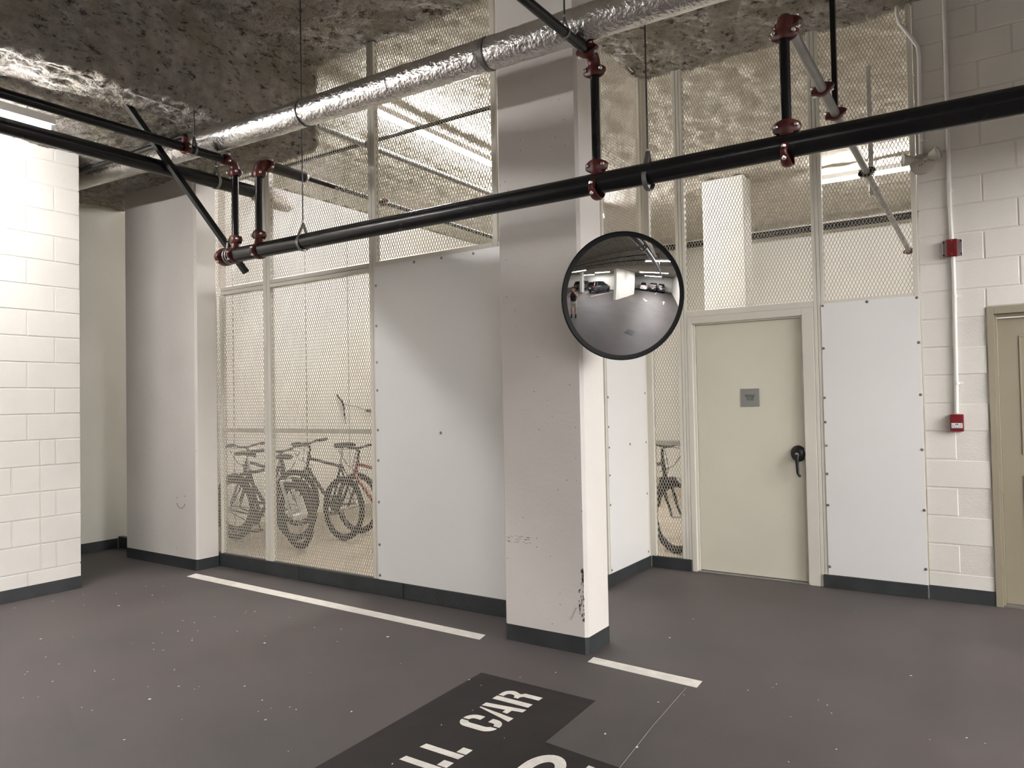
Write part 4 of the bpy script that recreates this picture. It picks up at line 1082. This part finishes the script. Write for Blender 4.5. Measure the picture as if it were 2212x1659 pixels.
# ------------------------------------------------------------------ cars seen in the mirror
def car(label, loc, rz, col):
    e = empty('car', (0, 0, 0)); tag(e, label, 'car', 'parked cars')
    bm_ = pbr('car_paint_%d' % int(1000 * sum(col)), col, .25, coat=.6)
    L, W = 4.3, .88
    st = [(-2.15, .62, .42, .86), (-2.08, .80, .30, .96), (-1.6, .87, .22, 1.0), (-.6, W, .20, 1.0), (.6, W, .20, .98), (1.15, W, .20, .95), (1.75, .84, .24, .86), (2.05, .72, .32, .76), (2.13, .56, .42, .66)]
    V = []; F = []
    for x, w, z0, z1 in st:
        for px, pz in ((-.75, z0), (-1, z0 + .12), (-1, (z0 + z1) / 2 + .05), (-.93, z1), (-.6, z1 + .03), (.6, z1 + .03), (.93, z1), (1, (z0 + z1) / 2 + .05), (1, z0 + .12), (.75, z0)):
            V.append((x, px * w, pz))
    n = 10
    for i in range(len(st) - 1):
        for k in range(n): F.append((i * n + k, i * n + (k + 1) % n, (i + 1) * n + (k + 1) % n, (i + 1) * n + k))
    F += [tuple(range(n)), tuple((len(st) - 1) * n + k for k in range(n))]
    MB().add(V, F).build('body', bm_, e, True)
    cab = [(-2.0, .74, 1.0, 1.02), (-1.75, .74, 1.0, 1.46), (-.7, .76, 1.0, 1.55), (.15, .76, 1.0, 1.53), (1.05, .74, .98, 1.02)]
    V = []; F = []
    for x, w, z0, z1 in cab:
        tp = w - .14 * (z1 - z0) / .5
        for px, pz in ((-w - .08, z0), (-tp, z1 - .03), (-tp + .1, z1), (tp - .1, z1), (tp, z1 - .03), (w + .08, z0)): V.append((x, px, pz))
    for i in range(4):
        for k in range(6): F.append((i * 6 + k, i * 6 + (k + 1) % 6, (i + 1) * 6 + (k + 1) % 6, (i + 1) * 6 + k))
    F += [tuple(range(6)), tuple(24 + k for k in range(6))]
    MB().add(V, F).build('windows', M_GLASS, e, True)
    rf = MB(); V = []
    for x, z in ((-1.8, 1.475), (-.7, 1.565), (.2, 1.545), (.3, 1.5)):
        for y in (-.63, -.5, .5, .63): V.append((x, y, z - (.02 if abs(y) > .6 else 0)))
    rf.add(V, [(i * 4 + k, i * 4 + k + 1, (i + 1) * 4 + k + 1, (i + 1) * 4 + k) for i in range(3) for k in range(3)]); rf.build('roof', bm_, e, True)
    for s_ in (-1, 1):
        for a, b in (((1.08, s_ * .82, 1.0), (.22, s_ * .64, 1.53)), ((-.25, s_ * .85, 1.0), (-.3, s_ * .66, 1.55)), ((-1.35, s_ * .84, 1.0), (-1.3, s_ * .66, 1.52)), ((-2.02, s_ * .76, 1.0), (-1.76, s_ * .64, 1.48))):
            MB().tube([a, b], .035, 6).build('pillar', bm_, e)
        MB().box(-2.16, -2.04, s_ * .55, s_ * .76, .78, .95, .02).build('tail_light', pbr('tail_light_red', (.35, .02, .02), .2), e)
        MB().box(2.02, 2.12, s_ * .45, s_ * .68, .62, .74, .02).build('headlight', M_CHROME, e)
        MB().box(.85, 1.0, s_ * .88, s_ * 1.05, 1.0, 1.12, .02).build('wing_mirror', bm_, e)
        for x in (-1.3, 1.32):
            w = MB().lathe([(.2, -.02), (.30, -.01), (.33, .02), (.33, .17), (.30, .2), (.2, .21)], (x, s_ * .70, .33), (0, s_, 0), 26).build('wheel', M_RUBBER, e, True)
            MB().lathe([(.19, .205), (.17, .19), (.03, .205), (.001, .21)], (x, s_ * .70, .33), (0, s_, 0), 20).build('hubcap', M_SILVER, w, True)
    MB().box(-2.17, -2.15, -.2, .2, .62, .72, .003).build('number_plate', M_LABEL, e)
    e.location = loc; e.rotation_euler = (0, 0, rz); e.scale = (1, 1, 1.12)
    return e
car('dark grey hatchback beside the partition wall, reflected in the mirror', (8.6, -6.4, 0), R(-3), (.03, .032, .038))
car('dark car left of the parking pillar, reflected in the mirror', (8.8, -10.6, 0), R(-3), (.05, .052, .05))
car('white car right of the partition wall, reflected in the mirror', (19.0, -1.3, 0), 0, (.7, .7, .7))
car('black car in the middle of the far row, reflected in the mirror', (18.8, 1.0, 0), 0, (.015, .015, .017))
car('dark car nearest the far door, reflected in the mirror', (19.0, 3.0, 0), 0, (.028, .026, .03))

# ------------------------------------------------------------------ the photographer (seen in the mirror)
F2 = Vector((fw.x, fw.y, 0)).normalized(); R2 = Vector((F2.y, -F2.x, 0))
PB = Vector((0, 0, 0)) - F2 * .47 + R2 * .02
def pp(r_, f_, z): return PB + R2 * r_ + F2 * f_ + Vector((0, 0, z))
per = empty('person', PB); tag(per, 'person in dark tank top and pale shorts holding up a phone', 'person')
JV = []; JE = []; JR = []
def jv(p, rad, parent=None):
    JV.append(tuple(p - PB)); JR.append(rad if hasattr(rad, '__len__') else (rad, rad)); i = len(JV) - 1
    if parent is not None: JE.append((parent, i))
    return i
pel = jv(pp(0, 0, .93), (.145, .105)); wai = jv(pp(0, .01, 1.07), (.125, .095), pel); che = jv(pp(0, .015, 1.25), (.145, .11), wai)
up_ = jv(pp(0, .005, 1.37), (.115, .085), che); nk = jv(pp(0, .02, 1.46), .052, up_); hd0 = jv(pp(0, .04, 1.53), (.070, .085), nk); hd1 = jv(pp(0, .045, 1.60), (.076, .095), hd0); hd2 = jv(pp(0, .035, 1.66), (.060, .075), hd1)
for s_ in (-1, 1):
    sh = jv(pp(s_ * .16, .01, 1.375), .058, up_); el_ = jv(pp(s_ * .235, .13, 1.15), .041, sh); wr_ = jv(pp(s_ * .115, .355, 1.395), .028, el_)
    pm = jv(pp(s_ * .098, .405, 1.44), (.034, .02), wr_)
    for k in range(4):
        f1 = jv(pp(s_ * (.088 - .004 * k), .448, 1.432 + .018 * k), .0095, pm); f2_ = jv(pp(s_ * (.072 - .004 * k), .462, 1.436 + .018 * k), .0085, f1); jv(pp(s_ * (.054 - .003 * k), .458, 1.438 + .018 * k), .0075, f2_)
    t1 = jv(pp(s_ * .082, .405, 1.425), .0105, pm); jv(pp(s_ * .06, .425, 1.43), .009, t1)
    hp = jv(pp(s_ * .085, .0, .86), .088, pel); kn = jv(pp(s_ * .105, .02, .49), .057, hp); ca = jv(pp(s_ * .11, -.015, .33), .053, kn); an = jv(pp(s_ * .115, .0, .085), .037, ca); jv(pp(s_ * .12, .13, .035), .032, an)
me = bpy.data.meshes.new('body'); me.from_pydata(JV, JE, []); me.materials.append(pbr('skin', (.46, .27, .19), .5))
bo = bpy.data.objects.new('body', me); COL.objects.link(bo); bo.parent = per
sk = bo.modifiers.new('skin', 'SKIN'); sk.use_smooth_shade = True
for i, v in enumerate(me.skin_vertices[0].data):
    v.radius = JR[i]; v.use_root = (i == 0)
bo.modifiers.new('sub', 'SUBSURF').levels = 1
def garment(name, secs, mat):
    V = []; Fc = []; n = 20
    for c, a, b in secs:
        for k in range(n):
            an = 2 * math.pi * k / n
            V.append(tuple(pp(c[0], c[1], c[2]) + R2 * a * math.cos(an) + F2 * b * math.sin(an)))
    for i in range(len(secs) - 1):
        for k in range(n): Fc.append((i * n + k, i * n + (k + 1) % n, (i + 1) * n + (k + 1) % n, (i + 1) * n + k))
    return MB().add(V, Fc).build(name, mat, per, True)
M_TOP = pbr('black_cotton', (.012, .012, .016), .85); M_SHORT = pbr('pale_shorts_cloth', (.42, .39, .34), .85)
garment('tank_top', [((0, 0, .90), .175, .130), ((0, .01, 1.05), .155, .122), ((0, .015, 1.22), .175, .135), ((0, .01, 1.34), .165, .112), ((0, .01, 1.41), .115, .085)], M_TOP)
garment('shorts', [((0, 0, 1.0), .165, .125), ((0, 0, .90), .182, .135), ((0, 0, .80), .185, .125)], M_SHORT)
for s_ in (-1, 1):
    garment('shorts_leg', [((s_ * .088, 0, .84), .098, .115), ((s_ * .095, .005, .70), .092, .10), ((s_ * .10, .01, .60), .085, .09)], M_SHORT)
    garment('sock', [((s_ * .115, 0, .17), .046, .048), ((s_ * .115, 0, .08), .045, .05)], M_TOP)
    garment('shoe', [((s_ * .118, .05, .0), .050, .14), ((s_ * .118, .05, .035), .052, .145), ((s_ * .118, .03, .075), .045, .10), ((s_ * .116, .0, .11), .044, .055)], M_TOP)
MB().ball(tuple(pp(0, .02, 1.645)), .1, 16, 10, (.86, .98, .82)).build('hair', pbr('dark_hair', (.05, .032, .02), .7), per, True)
for s_ in (-1, 1): MB().ball(tuple(pp(s_ * .03, .128, 1.60)), .012, 8, 6).build('eye', M_BLACK, per, True)
MB().ball(tuple(pp(0, .142, 1.57)), .016, 8, 6, (.8, 1, 1.4)).build('nose', MATS['skin'], per, True)
ph = MB()
pc = cam.location - fw * .022; V = []
for f_ in (-.004, .004):
    for a, b in ((-1, -1), (1, -1), (1, 1), (-1, 1)): V.append(tuple(pc + _r2 * a * .074 + _u2 * b * .036 + fw * f_))
single(MB().add(V, [(0, 1, 2, 3), (7, 6, 5, 4), (0, 4, 5, 1), (1, 5, 6, 2), (2, 6, 7, 3), (3, 7, 4, 0)]), 'phone', M_BLACK, 'dark phone held up in both hands by the photographer', 'phone')
